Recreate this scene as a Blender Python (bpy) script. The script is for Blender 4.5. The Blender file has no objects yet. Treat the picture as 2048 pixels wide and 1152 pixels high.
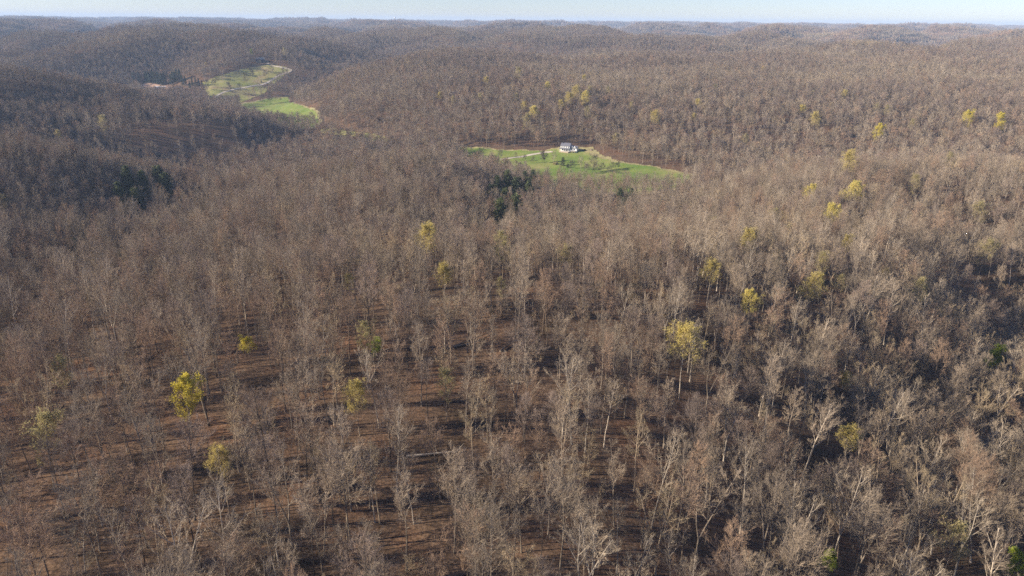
import bpy, math, random
import numpy as np
from mathutils import Vector, Matrix

scene = bpy.context.scene
COL = scene.collection
R = math.radians

# ------------------------------------------------------------------ camera
F = 1409.0                     # focal length in photo pixels (photo 2048 x 1152)
PITCH, ROLL = R(20.75), R(0.52)
cp, sp = math.cos(PITCH), math.sin(PITCH)
fwd = np.array([0, cp, -sp])
r0, u0 = np.array([1.0, 0, 0]), np.array([0, sp, cp])
rgt = r0 * math.cos(ROLL) + u0 * math.sin(ROLL)
upv = -r0 * math.sin(ROLL) + u0 * math.cos(ROLL)
cam_data = bpy.data.cameras.new('camera')
cam_data.sensor_width = 36.0
cam_data.lens = 36.0 * F / 2048.0
cam_data.clip_start, cam_data.clip_end = 1.0, 40000.0
cam = bpy.data.objects.new('camera', cam_data)
COL.objects.link(cam)
M = Matrix.Identity(4)
for i in range(3):
    M[i][0], M[i][1], M[i][2] = rgt[i], upv[i], -fwd[i]
cam.matrix_world = M
scene.camera = cam

# ------------------------------------------------------------------ sun, sky
SUN_EL, SUN_AZ = R(23), R(261)          # azimuth clockwise from +Y: left and slightly behind
world = bpy.data.worlds.new("World")
scene.world = world
world.use_nodes = True
wn = world.node_tree
wn.nodes.clear()
sky = wn.nodes.new('ShaderNodeTexSky')
sky.sky_type = 'NISHITA'
sky.sun_disc = False
sky.sun_elevation, sky.sun_rotation = SUN_EL, SUN_AZ
sky.altitude = 250
sky.air_density, sky.dust_density, sky.ozone_density = 1.0, 0.0, 2.5
bg = wn.nodes.new('ShaderNodeBackground')
bg.inputs['Strength'].default_value = 0.056
wo = wn.nodes.new('ShaderNodeOutputWorld')
gain = wn.nodes.new('ShaderNodeMix'); gain.data_type = 'RGBA'; gain.blend_type = 'MULTIPLY'; gain.inputs[0].default_value = 1.0
gain.inputs[7].default_value = (.85, .93, 1.29, 1)      # the clear cool air of early spring
wn.links.new(sky.outputs[0], gain.inputs[6]); wn.links.new(gain.outputs[2], bg.inputs[0])
wn.links.new(bg.outputs[0], wo.inputs[0])

sun_dir = Vector((math.sin(SUN_AZ) * math.cos(SUN_EL), math.cos(SUN_AZ) * math.cos(SUN_EL), math.sin(SUN_EL)))
ld = bpy.data.lights.new('sun', 'SUN')
ld.energy, ld.angle, ld.color = 5.0, R(0.5), (1.0, 0.88, 0.71)
sun = bpy.data.objects.new('sun', ld)
sun.rotation_euler = sun_dir.to_track_quat('Z', 'Y').to_euler()
sun.location = (-200, -50, 150)
COL.objects.link(sun)

vs = scene.view_settings
vs.view_transform, vs.look, vs.exposure, vs.gamma = 'Standard', 'None', 1.27, 1.0
cy = scene.cycles
cy.use_denoising = False
cy.filter_width = 1.6
cy.max_bounces, cy.diffuse_bounces, cy.glossy_bounces = 4, 2, 1
cy.transmission_bounces, cy.transparent_max_bounces, cy.volume_bounces = 1, 4, 0

# ------------------------------------------------------------------ helpers
rng = np.random.default_rng(7)


def tag(o, label=None, cat=None, group=None, kind=None):
    if label: o['label'] = label
    if cat: o['category'] = cat
    if group: o['group'] = group
    if kind: o['kind'] = kind
    return o


def np_mesh(name, verts, quads=None, tris=None, qm=None, tm=None):
    """mesh from numpy arrays; qm / tm are per-face material indices"""
    me = bpy.data.meshes.new(name)
    verts = np.asarray(verts, np.float32)
    nq = 0 if quads is None else len(quads)
    nt = 0 if tris is None else len(tris)
    loops, starts, mats = [], [], []
    if nq:
        loops.append(np.asarray(quads, np.int32).ravel()); starts.append(np.arange(nq) * 4)
        mats.append(np.zeros(nq, np.int32) if qm is None else qm)
    if nt:
        loops.append(np.asarray(tris, np.int32).ravel()); starts.append(np.arange(nt) * 3 + nq * 4)
        mats.append(np.zeros(nt, np.int32) if tm is None else tm)
    loops = np.concatenate(loops); starts = np.concatenate(starts).astype(np.int32); mats = np.concatenate(mats)
    me.vertices.add(len(verts)); me.loops.add(len(loops)); me.polygons.add(nq + nt)
    me.vertices.foreach_set('co', verts.ravel())
    me.loops.foreach_set('vertex_index', loops)
    me.polygons.foreach_set('loop_start', starts)
    me.polygons.foreach_set('material_index', mats.astype(np.int32))
    me.update(calc_edges=True)
    return me


def obj(name, me, parent=None, mats=()):
    o = bpy.data.objects.new(name, me)
    for m in mats:
        if m.name not in me.materials: me.materials.append(m)
    COL.objects.link(o)
    if parent: o.parent = parent
    return o


def empty(name, loc, rz=0.0, s=1.0):
    o = bpy.data.objects.new(name, None)
    o.empty_display_size = 1
    o.location = loc; o.rotation_euler = (0, 0, rz); o.scale = (s, s, s)
    COL.objects.link(o)
    return o


class MB:
    """collects boxes, prisms and tubes into one mesh"""
    def __init__(self): self.v, self.f = [], []
    def poly(self, pts, faces):
        b = len(self.v); self.v += [tuple(p) for p in pts]; self.f += [tuple(b + i for i in f) for f in faces]; return self
    def box(self, x0, x1, y0, y1, z0, z1):
        return self.poly([(x0, y0, z0), (x1, y0, z0), (x1, y1, z0), (x0, y1, z0), (x0, y0, z1), (x1, y0, z1), (x1, y1, z1), (x0, y1, z1)],
                         [(3, 2, 1, 0), (4, 5, 6, 7), (0, 1, 5, 4), (1, 2, 6, 5), (2, 3, 7, 6), (3, 0, 4, 7)])
    def tube(self, p, q, r0, r1, n=6):
        p, q = Vector(p), Vector(q); d = (q - p).normalized()
        a = d.orthogonal().normalized(); b = d.cross(a)
        ring = lambda c, r: [c + (a * math.cos(6.2832 * k / n) + b * math.sin(6.2832 * k / n)) * r for k in range(n)]
        return self.poly(ring(p, r0) + ring(q, r1), [(k, (k + 1) % n, n + (k + 1) % n, n + k) for k in range(n)] + [tuple(range(n))[::-1], tuple(range(n, 2 * n))])
    def build(self, name, mat, parent=None):
        me = bpy.data.meshes.new(name); me.from_pydata(self.v, [], self.f); me.update()
        return obj(name, me, parent, [mat])


# ------------------------------------------------------------------ noise
_perm = np.random.default_rng(11).permutation(256)
_perm = np.concatenate([_perm, _perm])
_g = np.random.default_rng(12).uniform(0, 2 * np.pi, 256)


def perlin(x, y):
    xi, yi = np.floor(x).astype(int), np.floor(y).astype(int)
    xf, yf = x - xi, y - yi
    s, t = xf * xf * xf * (xf * (xf * 6 - 15) + 10), yf * yf * yf * (yf * (yf * 6 - 15) + 10)
    def g(ix, iy, dx, dy):
        a = _g[_perm[(_perm[ix & 255] + iy) & 255]]
        return np.cos(a) * dx + np.sin(a) * dy
    n00, n10 = g(xi, yi, xf, yf), g(xi + 1, yi, xf - 1, yf)
    n01, n11 = g(xi, yi + 1, xf, yf - 1), g(xi + 1, yi + 1, xf - 1, yf - 1)
    return (n00 * (1 - s) + n10 * s) * (1 - t) + (n01 * (1 - s) + n11 * s) * t


def fbm(x, y, o=4):
    v, a, f = 0, 1.0, 1.0
    for k in range(o):
        v = v + a * perlin(x * f + 17.3 * k, y * f - 9.1 * k); a *= .5; f *= 2.03
    return v


# ------------------------------------------------------------------ terrain
def ray(u, v):
    return fwd + (u - 1024.0) / F * rgt + (576.0 - v) / F * upv


def cpt(u, v, z, top=0):
    """terrain point seen at photo pixel u, v: z is the height of what is seen, top the canopy height there"""
    d = ray(u, v); t = z / d[2]
    return (d[0] * t, d[1] * t, z - top)


T = 20
NK = 1.12
CP = [  # near knoll and the ravine on the right
    (0, 1152, -74), (500, 1152, -73), (1024, 1152, -72), (1400, 1152, -76), (1700, 1152, -92), (1850, 1152, -96), (2048, 1152, -84),
    (0, 900, -76), (500, 900, -72), (1000, 900, -72), (1350, 900, -75), (1600, 900, -82), (1760, 915, -90), (1880, 950, -109), (2048, 900, -98),
    (0, 740, -79), (400, 720, -74), (900, 700, -71), (1250, 700, -75), (1550, 700, -81), (1700, 710, -86), (1810, 725, -91), (1885, 740, -98), (1966, 760, -122), (2048, 740, -107),
    (0, 620, -90), (300, 600, -86), (700, 580, -76), (1050, 570, -72), (1400, 560, -76), (1700, 560, -84), (1800, 565, -89), (1890, 572, -95), (1972, 590, -119), (2048, 560, -109),
]
CP = [cpt(a[0], a[1], a[2] * NK) for a in CP]
CP += [cpt(u, v, z + T, T) for u, v, z in [   # canopy seen from above
    (0, 445, -99), (200, 440, -104), (500, 430, -101), (800, 430, -97), (1000, 450, -100),
    (800, 350, -96), (800, 296, -102), (700, 330, -105), (900, 310, -114),
    (1020, 380, -124), (1020, 342, -128), (1150, 370, -124), (1250, 400, -118), (1250, 352, -126), (1130, 420, -110),
    (1400, 440, -108), (1420, 395, -118), (1330, 374, -127), (1390, 363, -128), (1300, 390, -122), (1600, 400, -99), (1600, 345, -102), (1800, 325, -100), (2048, 390, -96), (2048, 335, -100),
    (0, 270, -90), (0, 330, -99), (150, 282, -98), (150, 350, -110), (300, 372, -123), (360, 420, -115), (200, 410, -116), (60, 400, -111), (500, 335, -118), (650, 305, -112), (250, 310, -118), (420, 380, -118),
    (0, 118, -66), (150, 138, -86), (280, 192, -130), (80, 190, -100), (-300, 120, -60), (-300, 300, -88)]]
CP += [cpt(*a) for a in [
    (950, 300, -127), (1150, 312, -126), (1200, 340, -127), (1390, 350, -127), (1290, 335, -127), (1050, 305, -126),
    (700, 265, -130), (760, 272, -129), (600, 235, -134), (500, 215, -135), (640, 240, -133), (430, 205, -133), (345, 178, -127),
    (450, 250, -114), (400, 330, -140), (300, 285, -120), (540, 290, -137), (600, 275, -140), (650, 288, -138), (560, 262, -136),
    (0, 250, -130), (200, 240, -136),
    (410, 165, -113), (530, 131, -88), (575, 141, -95), (480, 180, -122), (650, 160, -122), (520, 119, -77), (560, 100, -62), (640, 190, -130),
    (1024, 250, -108), (1024, 200, -92), (1024, 150, -80), (700, 225, -109), (700, 170, -93), (850, 230, -106), (1200, 285, -118),
    (1400, 255, -105), (1400, 180, -86), (1700, 285, -114), (1700, 205, -90), (2048, 255, -98), (2048, 180, -79), (1550, 310, -122), (800, 130, -78), (1500, 130, -72)]]
CP += [(-90, 610, -138), (0, 610, -131), (300, 620, -127), (500, 600, -124), (-190, 620, -141), (-250, 600, -141), (-330, 640, -139),
       (-60, 10, -82), (60, 10, -86), (0, -80, -88), (-200, 60, -92), (220, 60, -82), (340, 260, -88), (320, 420, -96), (-330, 200, -80), (-520, 420, -88), (700, 700, -98), (620, 400, -84)]
CP = np.array(CP)
_P, _Z = CP[:, :2] / 500.0, CP[:, 2]


def _U(r2): return .5 * r2 * np.log(r2 + 1e-9)


_n = len(_P)
_K = _U(((_P[:, None] - _P[None]) ** 2).sum(-1)) + np.eye(_n) * 0.004
_Q = np.c_[np.ones(_n), _P]
_A = np.block([[_K, _Q], [_Q.T, np.zeros((3, 3))]])
_W = np.linalg.solve(_A, np.r_[_Z, 0, 0, 0])


def tps(x, y):
    out = np.empty(x.shape)
    X, Y = x.ravel() / 500.0, y.ravel() / 500.0
    o = out.ravel()
    for a in range(0, len(X), 20000):
        b = slice(a, a + 20000)
        r2 = (X[b, None] - _P[:, 0]) ** 2 + (Y[b, None] - _P[:, 1]) ** 2
        o[b] = _U(r2) @ _W[:_n] + _W[_n] + X[b] * _W[_n + 1] + Y[b] * _W[_n + 2]
    return o.reshape(x.shape)


def hills(x, y):
    """dendritic upland: broad ridge tops cut by valleys"""
    wx = x + 260 * perlin(x / 900 + 3.1, y / 900) + 70 * perlin(x / 260, y / 260 + 5)
    wy = y + 260 * perlin(x / 900, y / 900 + 8.7) + 70 * perlin(x / 260 + 9, y / 260)
    a = np.abs(perlin(wx / 1150 + .3, wy / 1050 + 2.2))
    b = np.abs(perlin(wx / 430 + 7.7, wy / 430 + 1.1))
    r = np.hypot(x, y)
    lift = np.clip((r - 2500) / 9000, 0, 1)
    h = -84 + (1 - .5 * lift) * (-72 + 275 * np.clip(a, 0, .30) + 125 * np.clip(b, 0, .38) + 18 * perlin(wx / 180, wy / 180))
    return h + 24 * lift + 24 * lift * fbm(x / 3200 + 4, y / 3200, 2)


def height(x, y):
    x, y = np.asarray(x, float), np.asarray(y, float)
    r = np.hypot(x, y)
    w = np.clip((1950 - r) / 550, 0, 1); w = w * w * (3 - 2 * w)
    ang = np.abs(np.arctan2(x, np.maximum(y, 1)))
    wa = np.clip((1.05 - ang) / .25, 0, 1); w = np.where(r > 350, w * wa, w)
    near = np.clip(tps(x, y), -140, -50)
    roll = 22 * fbm(x / 270 + 6.5, y / 270 + 2, 2) * np.clip((r - 900) / 500, 0, 1)
    small = roll + 1.6 * fbm(x / 46, y / 46, 3) + 4.0 * fbm(x / 150 + 3, y / 150, 2) * np.clip((r - 150) / 400, 0, 1)
    return w * near + (1 - w) * hills(x, y) + small * np.clip(1.4 - r / 4000, .3, 1)


def ground_at(u, v):
    """point of the ground met by the sight line through photo pixel u, v"""
    d = ray(u, v); d = d / math.hypot(d[0], d[1])
    t = np.concatenate([np.arange(30, 1000, .5), np.arange(1000, 4000, 2), np.arange(4000, 13000, 10)])
    below = d[2] * t < height(d[0] * t, d[1] * t)
    k = int(np.argmax(below)) if below.any() else len(t) - 1
    return d * t[k]


def h1(x, y): return float(height(np.array([x]), np.array([y]))[0])


# angular and radial steps: fine inside the view, coarse behind
ang = np.concatenate([np.linspace(-180, -52, 40, endpoint=False), np.linspace(-52, 52, 420), np.linspace(52, 180, 41)[1:-1]])
rad = np.concatenate([[0.5, 12, 24], np.geomspace(36, 14000, 520)])
TH, RR = np.meshgrid(np.radians(ang), rad, indexing='ij')
GX, GY = RR * np.sin(TH), RR * np.cos(TH)
GZ = height(GX, GY)
na, nr = GX.shape
idx = np.arange(na * nr).reshape(na, nr)
nxt = np.roll(idx, -1, axis=0)
quads = np.stack([idx[:, :-1], idx[:, 1:], nxt[:, 1:], nxt[:, :-1]], -1).reshape(-1, 4)[:, ::-1]
me = np_mesh('ground', np.stack([GX, GY, GZ], -1).reshape(-1, 3), quads)
me.polygons.foreach_set('use_smooth', np.ones(len(me.polygons), bool))


# ------------------------------------------------------------------ materials
def new_mat(name, rough=.9, spec=.15):
    m = bpy.data.materials.new(name); m.use_nodes = True
    b = m.node_tree.nodes['Principled BSDF']
    b.inputs['Roughness'].default_value = rough
    b.inputs['Specular IOR Level'].default_value = spec
    return m, m.node_tree, b


def ramp(nt, src, stops):
    r = nt.nodes.new('ShaderNodeValToRGB')
    e = r.color_ramp.elements
    while len(e) < len(stops): e.new(.5)
    for k, (p, c) in enumerate(stops):
        e[k].position = p; e[k].color = (*c, 1)
    nt.links.new(src, r.inputs[0])
    return r.outputs[0]


def noise(nt, scale, detail=4, rough=.6, vec=None):
    n = nt.nodes.new('ShaderNodeTexNoise')
    n.inputs['Scale'].default_value = scale; n.inputs['Detail'].default_value = detail; n.inputs['Roughness'].default_value = rough
    if vec is None:
        g = nt.nodes.new('ShaderNodeNewGeometry'); vec = g.outputs['Position']
    nt.links.new(vec, n.inputs['Vector'])
    return n.outputs['Fac']


def mix(nt, fac, a, b, mode='MIX'):
    m = nt.nodes.new('ShaderNodeMix'); m.data_type = 'RGBA'; m.blend_type = mode
    if isinstance(fac, float): m.inputs[0].default_value = fac
    else: nt.links.new(fac, m.inputs[0])
    for s, v in ((6, a), (7, b)):
        if isinstance(v, tuple): m.inputs[s].default_value = (*v, 1)
        else: nt.links.new(v, m.inputs[s])
    return m.outputs[2]


def plain(name, col, var=.15, scale=1.0, rough=.85, spec=.2):
    m, nt, b = new_mat(name, rough, spec)
    f = noise(nt, scale)
    c = ramp(nt, f, [(.3, tuple(x * (1 - var) for x in col)), (.7, tuple(min(1, x * (1 + var)) for x in col))])
    nt.links.new(c, b.inputs['Base Color'])
    return m


# leaf litter
m_litter, nt, b = new_mat('leaf_litter', .95, .05)
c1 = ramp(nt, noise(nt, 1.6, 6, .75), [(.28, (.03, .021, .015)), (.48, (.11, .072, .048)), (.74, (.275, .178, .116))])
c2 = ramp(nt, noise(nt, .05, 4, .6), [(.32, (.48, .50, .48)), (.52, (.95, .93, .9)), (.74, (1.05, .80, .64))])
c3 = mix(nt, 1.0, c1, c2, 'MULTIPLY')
nt.links.new(c3, b.inputs['Base Color'])
bp = nt.nodes.new('ShaderNodeBump'); bp.inputs['Strength'].default_value = .6; bp.inputs['Distance'].default_value = .25
nt.links.new(noise(nt, 2.2, 5, .7), bp.inputs['Height']); nt.links.new(bp.outputs[0], b.inputs['Normal'])

# meadow grass
m_grass, nt, b = new_mat('meadow_grass', .9, .1)
c1 = ramp(nt, noise(nt, .03, 6, .68), [(.3, (.10, .165, .03)), (.5, (.165, .205, .048)), (.62, (.23, .225, .08)), (.78, (.30, .26, .12))])
c2 = ramp(nt, noise(nt, .6, 4, .7), [(.3, (.75, .75, .75)), (.7, (1.15, 1.15, 1.1))])
nt.links.new(mix(nt, 1.0, c1, c2, 'MULTIPLY'), b.inputs['Base Color'])
m_hillgrass, nt, b = new_mat('dry_hill_grass', .9, .1)
c1 = ramp(nt, noise(nt, .03, 5, .65), [(.3, (.19, .215, .055)), (.52, (.27, .25, .09)), (.72, (.26, .185, .115))])
nt.links.new(mix(nt, 1.0, c1, ramp(nt, noise(nt, .5, 4, .7), [(.3, (.75, .75, .75)), (.7, (1.15, 1.15, 1.1))]), 'MULTIPLY'), b.inputs['Base Color'])
m_dry = plain('dry_margin_grass', (.25, .215, .10), .3, .15)
m_earth = plain('bare_earth', (.36, .235, .17), .25, .25)
m_gravel = plain('pale_gravel', (.47, .40, .32), .25, .35)

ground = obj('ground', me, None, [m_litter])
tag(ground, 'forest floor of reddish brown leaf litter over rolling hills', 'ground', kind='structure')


def twig_mat(name, col, var=.22):
    """bark or twigs: a tone of its own for every tree"""
    m, nt, b = new_mat(name, .8, .2)
    oi = nt.nodes.new('ShaderNodeObjectInfo')
    c = ramp(nt, oi.outputs['Random'], [(0, tuple(x * (1 - var) for x in col)), (.5, col), (1, (col[0] * (1 + var), col[1] * (1 + var * .9), col[2] * (1 + var * .8)))])
    n = ramp(nt, noise(nt, .9, 3, .6), [(.3, (.8, .8, .8)), (.7, (1.2, 1.2, 1.2))])
    nt.links.new(mix(nt, 1.0, c, n, 'MULTIPLY'), b.inputs['Base Color'])
    return m


def leaf_mat(name, a, bcol, trans=.35):
    m, nt, b = new_mat(name, .7, .2)
    c = ramp(nt, noise(nt, .7, 3, .7), [(.3, a), (.7, bcol)])
    nt.links.new(c, b.inputs['Base Color'])
    tr = nt.nodes.new('ShaderNodeBsdfTranslucent'); nt.links.new(c, tr.inputs[0])
    ms = nt.nodes.new('ShaderNodeMixShader'); ms.inputs[0].default_value = trans
    nt.links.new(b.outputs[0], ms.inputs[1]); nt.links.new(tr.outputs[0], ms.inputs[2])
    nt.links.new(ms.outputs[0], nt.nodes['Material Output'].inputs[0])
    return m


BARK = {'grey': twig_mat('grey_bark', (.215, .175, .135)), 'brown': twig_mat('brown_bark', (.165, .125, .092)),
        'pale': twig_mat('pale_bark', (.40, .34, .27)), 'tan': twig_mat('tan_bark', (.30, .235, .165)), 'dark': twig_mat('dark_bark', (.075, .06, .05))}
TWIG = {'grey': twig_mat('grey_twigs', (.268, .213, .156), .28), 'brown': twig_mat('brown_twigs', (.27, .186, .127), .28),
        'pale': twig_mat('pale_twigs', (.33, .268, .195)), 'tan': twig_mat('tan_twigs', (.315, .246, .158), .25), 'dark': twig_mat('mauve_twigs', (.23, .176, .14), .28),
        'field': twig_mat('weathered_field_twigs', (.11, .088, .07))}
LEAF = {'butter': leaf_mat('pale_yellow_buds', (.55, .46, .12), (.72, .60, .19), .45),
        'yellow': leaf_mat('bright_yellow_blossom', (.53, .44, .05), (.72, .60, .10), .45),
        'gold': leaf_mat('golden_buds', (.46, .37, .11), (.60, .49, .17), .45),
        'olive': leaf_mat('olive_buds', (.33, .28, .12), (.43, .37, .17), .45),
        'green': leaf_mat('spring_green_leaves', (.22, .28, .02), (.36, .42, .045), .45),
        'needle': leaf_mat('evergreen_needles', (.06, .078, .03), (.12, .135, .05), .15),
        'pine': leaf_mat('far_pine_needles', (.022, .045, .032), (.05, .075, .05), .1)}


# ------------------------------------------------------------------ tree forms
class Skel:
    """segments (tapering tubes) and blades (fine twigs) of one tree, by level"""
    def __init__(self, seed): self.r = random.Random(seed); self.seg = []; self.bl = []; self.tips = []


def _perp(r, d):
    while True:
        v = Vector((r.uniform(-1, 1), r.uniform(-1, 1), r.uniform(-1, 1)))
        c = d.cross(v)
        if c.length > .1: return c.normalized()


def branch(S, p, d, L, rad, lev, P):
    r = S.r
    n = P['n'][lev]
    pts, dirs = [p], [d]
    for i in range(n):
        w = P['wob'][lev]
        d = (d + Vector((r.gauss(0, w), r.gauss(0, w), r.gauss(0, w) * .6)) + Vector((0, 0, P['up'][lev]))).normalized()
        p = p + d * (L / n); pts.append(p); dirs.append(d)
    tip = .25 if lev else .22
    radii = [rad * (1 - (1 - tip) * (i / n) ** (1.0 if lev else .9)) for i in range(n + 1)]
    if lev == 0: radii[0] *= 1.35
    if lev >= P['blade']:
        S.bl.append((pts[0], pts[-1], rad, lev))
        if n > 1: S.bl[-1] = (pts[0], pts[1], rad, lev); S.bl.append((pts[1], pts[-1], rad * .7, lev))
    else:
        for i in range(n): S.seg.append((lev, pts[i], pts[i + 1], radii[i], radii[i + 1]))
    if lev == P['max']:
        S.tips.append((pts[-1], dirs[-1])); return
    cnt = P['cnt'][lev]
    cnt = max(1, int(cnt * r.uniform(.8, 1.2)))
    az = r.uniform(0, 6.28)
    t0 = P['start'][lev]
    for k in range(cnt):
        t = t0 + (1 - t0) * ((k + r.random()) / cnt)
        f = t * n; i = min(int(f), n - 1); q = pts[i].lerp(pts[i + 1], f - i); dd = dirs[i + 1]
        az += 2.4 + r.uniform(-.5, .5)
        a = _perp(r, dd) if lev else Vector((math.cos(az), math.sin(az), 0))
        if lev:
            b = dd.cross(a); side = a * math.cos(az) + b * math.sin(az)
        else: side = a
        th = R(P['ang'][lev] + r.uniform(-12, 12)) * (1.15 - .35 * t if lev == 0 else 1)
        cd = (dd * math.cos(th) + side * math.sin(th)).normalized()
        if lev == 0:
            c = (t - t0) / (1 - t0)
            CL = P['w'] * (.62 + .75 * max(0, math.sin(min(1, c * .9 + .12) * 3.1415)) ** .8) * (1 - .45 * c) * r.uniform(.6, 1.2)
        else: CL = L * P['len'][lev] * (1.1 - .55 * t) * r.uniform(.7, 1.3)
        if lev == 0: cr = min(radii[i] * .6, .03 + CL * .0145)
        else: cr = max(rad * (.55 if lev < 2 else .6), P['rmin'][lev + 1])
        branch(S, q, cd, CL, cr, lev + 1, P)


def make_skel(seed, H=23, w=4.6, bole=.48, limbs=15, fork=0, lean=0.0, dense=1.0, droop=0.0, lod=0):
    P = dict(n=(9, 5, 4, 2, 1), wob=(.035, .10, .12, .16, .0), up=(.03, .15 - droop, .13, .10, 0),
             cnt=(limbs, int(8 * dense), int(8 * dense), int(6 * dense), 0), start=(bole, .20, .12, .1, 0), ang=(50, 38, 34, 30, 30),
             len=(0, .56, .52, .6, 0), rmin=(0, .042, .023, .0115, .008), w=w, blade=3, max=4)
    if lod == 1:
        P.update(max=3, cnt=(limbs, 7, 11, 0, 0), n=(6, 3, 2, 1, 1), rmin=(0, .06, .045, .036, .0), blade=2)
    S = Skel(seed)
    d = Vector((lean, 0, 1)).normalized()
    if fork:
        hb = H * S.r.uniform(.22, .4)
        P2 = dict(P); P2['max'] = -1
        n = 4; p = Vector((0, 0, -.5)); rad = H * .0095
        pts = [p]
        for i in range(n):
            d = (d + Vector((S.r.gauss(0, .03), S.r.gauss(0, .03), 0))).normalized(); p = p + d * ((hb + .5) / n); pts.append(p)
        for i in range(n): S.seg.append((0, pts[i], pts[i + 1], rad * (1.3 if i == 0 else 1 - .05 * i), rad * (1 - .05 * (i + 1))))
        az = S.r.uniform(0, 6.28)
        for k in range(fork):
            a = az + k * 6.28 / fork + S.r.uniform(-.4, .4); th = R(S.r.uniform(14, 26))
            fd = (d * math.cos(th) + Vector((math.cos(a), math.sin(a), 0)) * math.sin(th)).normalized()
            Pk = dict(P); Pk['cnt'] = (max(6, int(limbs * .62)),) + P['cnt'][1:]; Pk['start'] = (.22,) + P['start'][1:]; Pk['w'] = w * .72
            branch(S, p, fd, (H - hb) * S.r.uniform(.85, 1), rad * .72, 0, Pk)
    else:
        branch(S, Vector((0, 0, -.5)), d, H, H * .0078, 0, P)
    return S


def seg_mesh(segs, sides):
    """numpy verts and quads of tapering tubes"""
    if not segs: return np.zeros((0, 3)), np.zeros((0, 4), int)
    p = np.array([s[1] for s in segs], float); q = np.array([s[2] for s in segs], float)
    ra = np.array([s[3] for s in segs]); rb = np.array([s[4] for s in segs])
    d = q - p; d /= np.linalg.norm(d, axis=1)[:, None]
    ref = np.where(np.abs(d[:, 2:3]) > .9, [[1., 0, 0]], [[0, 0, 1.]])
    a = np.cross(d, ref); a /= np.linalg.norm(a, axis=1)[:, None]; b = np.cross(d, a)
    an = np.arange(sides) * 2 * np.pi / sides
    off = a[:, None] * np.cos(an)[None, :, None] + b[:, None] * np.sin(an)[None, :, None]
    v = np.concatenate([p[:, None] + off * ra[:, None, None], q[:, None] + off * rb[:, None, None]], 1)
    base = np.arange(len(segs))[:, None] * 2 * sides
    k = np.arange(sides); k2 = (k + 1) % sides
    f = np.stack([k, k2, k2 + sides, k + sides], -1)[None] + base[:, :, None]
    return v.reshape(-1, 3), f.reshape(-1, 4)


def blade_mesh(bl, g, wmul=1.0):
    p = np.array([b[0] for b in bl], float); q = np.array([b[1] for b in bl], float); rad = np.array([b[2] for b in bl]) * wmul
    d = q - p; L = np.linalg.norm(d, axis=1)[:, None] + 1e-6; d /= L
    rv = g.normal(size=p.shape); a = np.cross(d, rv); a /= np.linalg.norm(a, axis=1)[:, None] + 1e-6
    v = np.stack([p - a * rad[:, None], p + a * rad[:, None], q + a * rad[:, None] * .35, q - a * rad[:, None] * .35], 1)
    return v.reshape(-1, 3), np.arange(len(bl) * 4).reshape(-1, 4)


def leaf_quads(c, size, g, flat=0.0):
    """small randomly turned leaf or blossom tufts at points c"""
    n = len(c)
    a = g.normal(size=(n, 3)); a[:, 2] *= 1 - flat; a /= np.linalg.norm(a, axis=1)[:, None]
    b = np.cross(a, g.normal(size=(n, 3))); b /= np.linalg.norm(b, axis=1)[:, None]
    s = size * g.uniform(.6, 1.3, n)[:, None]
    v = np.stack([c - a * s, c + b * s * .62, c + a * s, c - b * s * .62], 1)
    return v.reshape(-1, 3), np.arange(n * 4).reshape(-1, 4)


def join(parts):
    vs_, fs, ms, k = [], [], [], 0
    for v, f, m in parts:
        if len(f) == 0: continue
        vs_.append(v); fs.append(f + k); ms.append(np.full(len(f), m, np.int32)); k += len(v)
    return np.concatenate(vs_), np.concatenate(fs), np.concatenate(ms)


def tree_arrays(S, seed, leaf=None, wmul=1.0):
    """(trunk parts, crown parts) as (verts, quads, material slot: 0 bark 1 twig 2 leaf)"""
    g = np.random.default_rng(seed)
    tv, tf = seg_mesh([s for s in S.seg if s[0] == 0], 7)
    lv, lf = seg_mesh([s for s in S.seg if s[0] == 1], 5)
    cv, cf = seg_mesh([s for s in S.seg if s[0] >= 2], 3)
    bv, bf = blade_mesh(S.bl, g, wmul)
    trunk = [(tv, tf, 0), (lv, lf, 0)]
    crown = [(cv, cf, 1), (bv, bf, 1)]
    if leaf:
        dens, size = leaf
        tips = np.array([t[0] for t in S.tips], float)
        zc = np.clip((tips[:, 2] - tips[:, 2].min()) / np.ptp(tips[:, 2]), 0, 1)
        lump = np.sin(tips[:, 0] * 1.3 + seed) * np.sin(tips[:, 1] * 1.4) * np.sin(tips[:, 2] * 1.1 + 1)
        k = g.random(len(tips)) < dens * (.35 + .65 * zc) * np.clip(.8 + 1.1 * lump, .12, 1.5)
        c = np.repeat(tips[k], 2, 0); c = c + g.normal(size=c.shape) * .3
        v, f = leaf_quads(c, size, g)
        crown.append((v, f, 2))
    return trunk, crown


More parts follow.
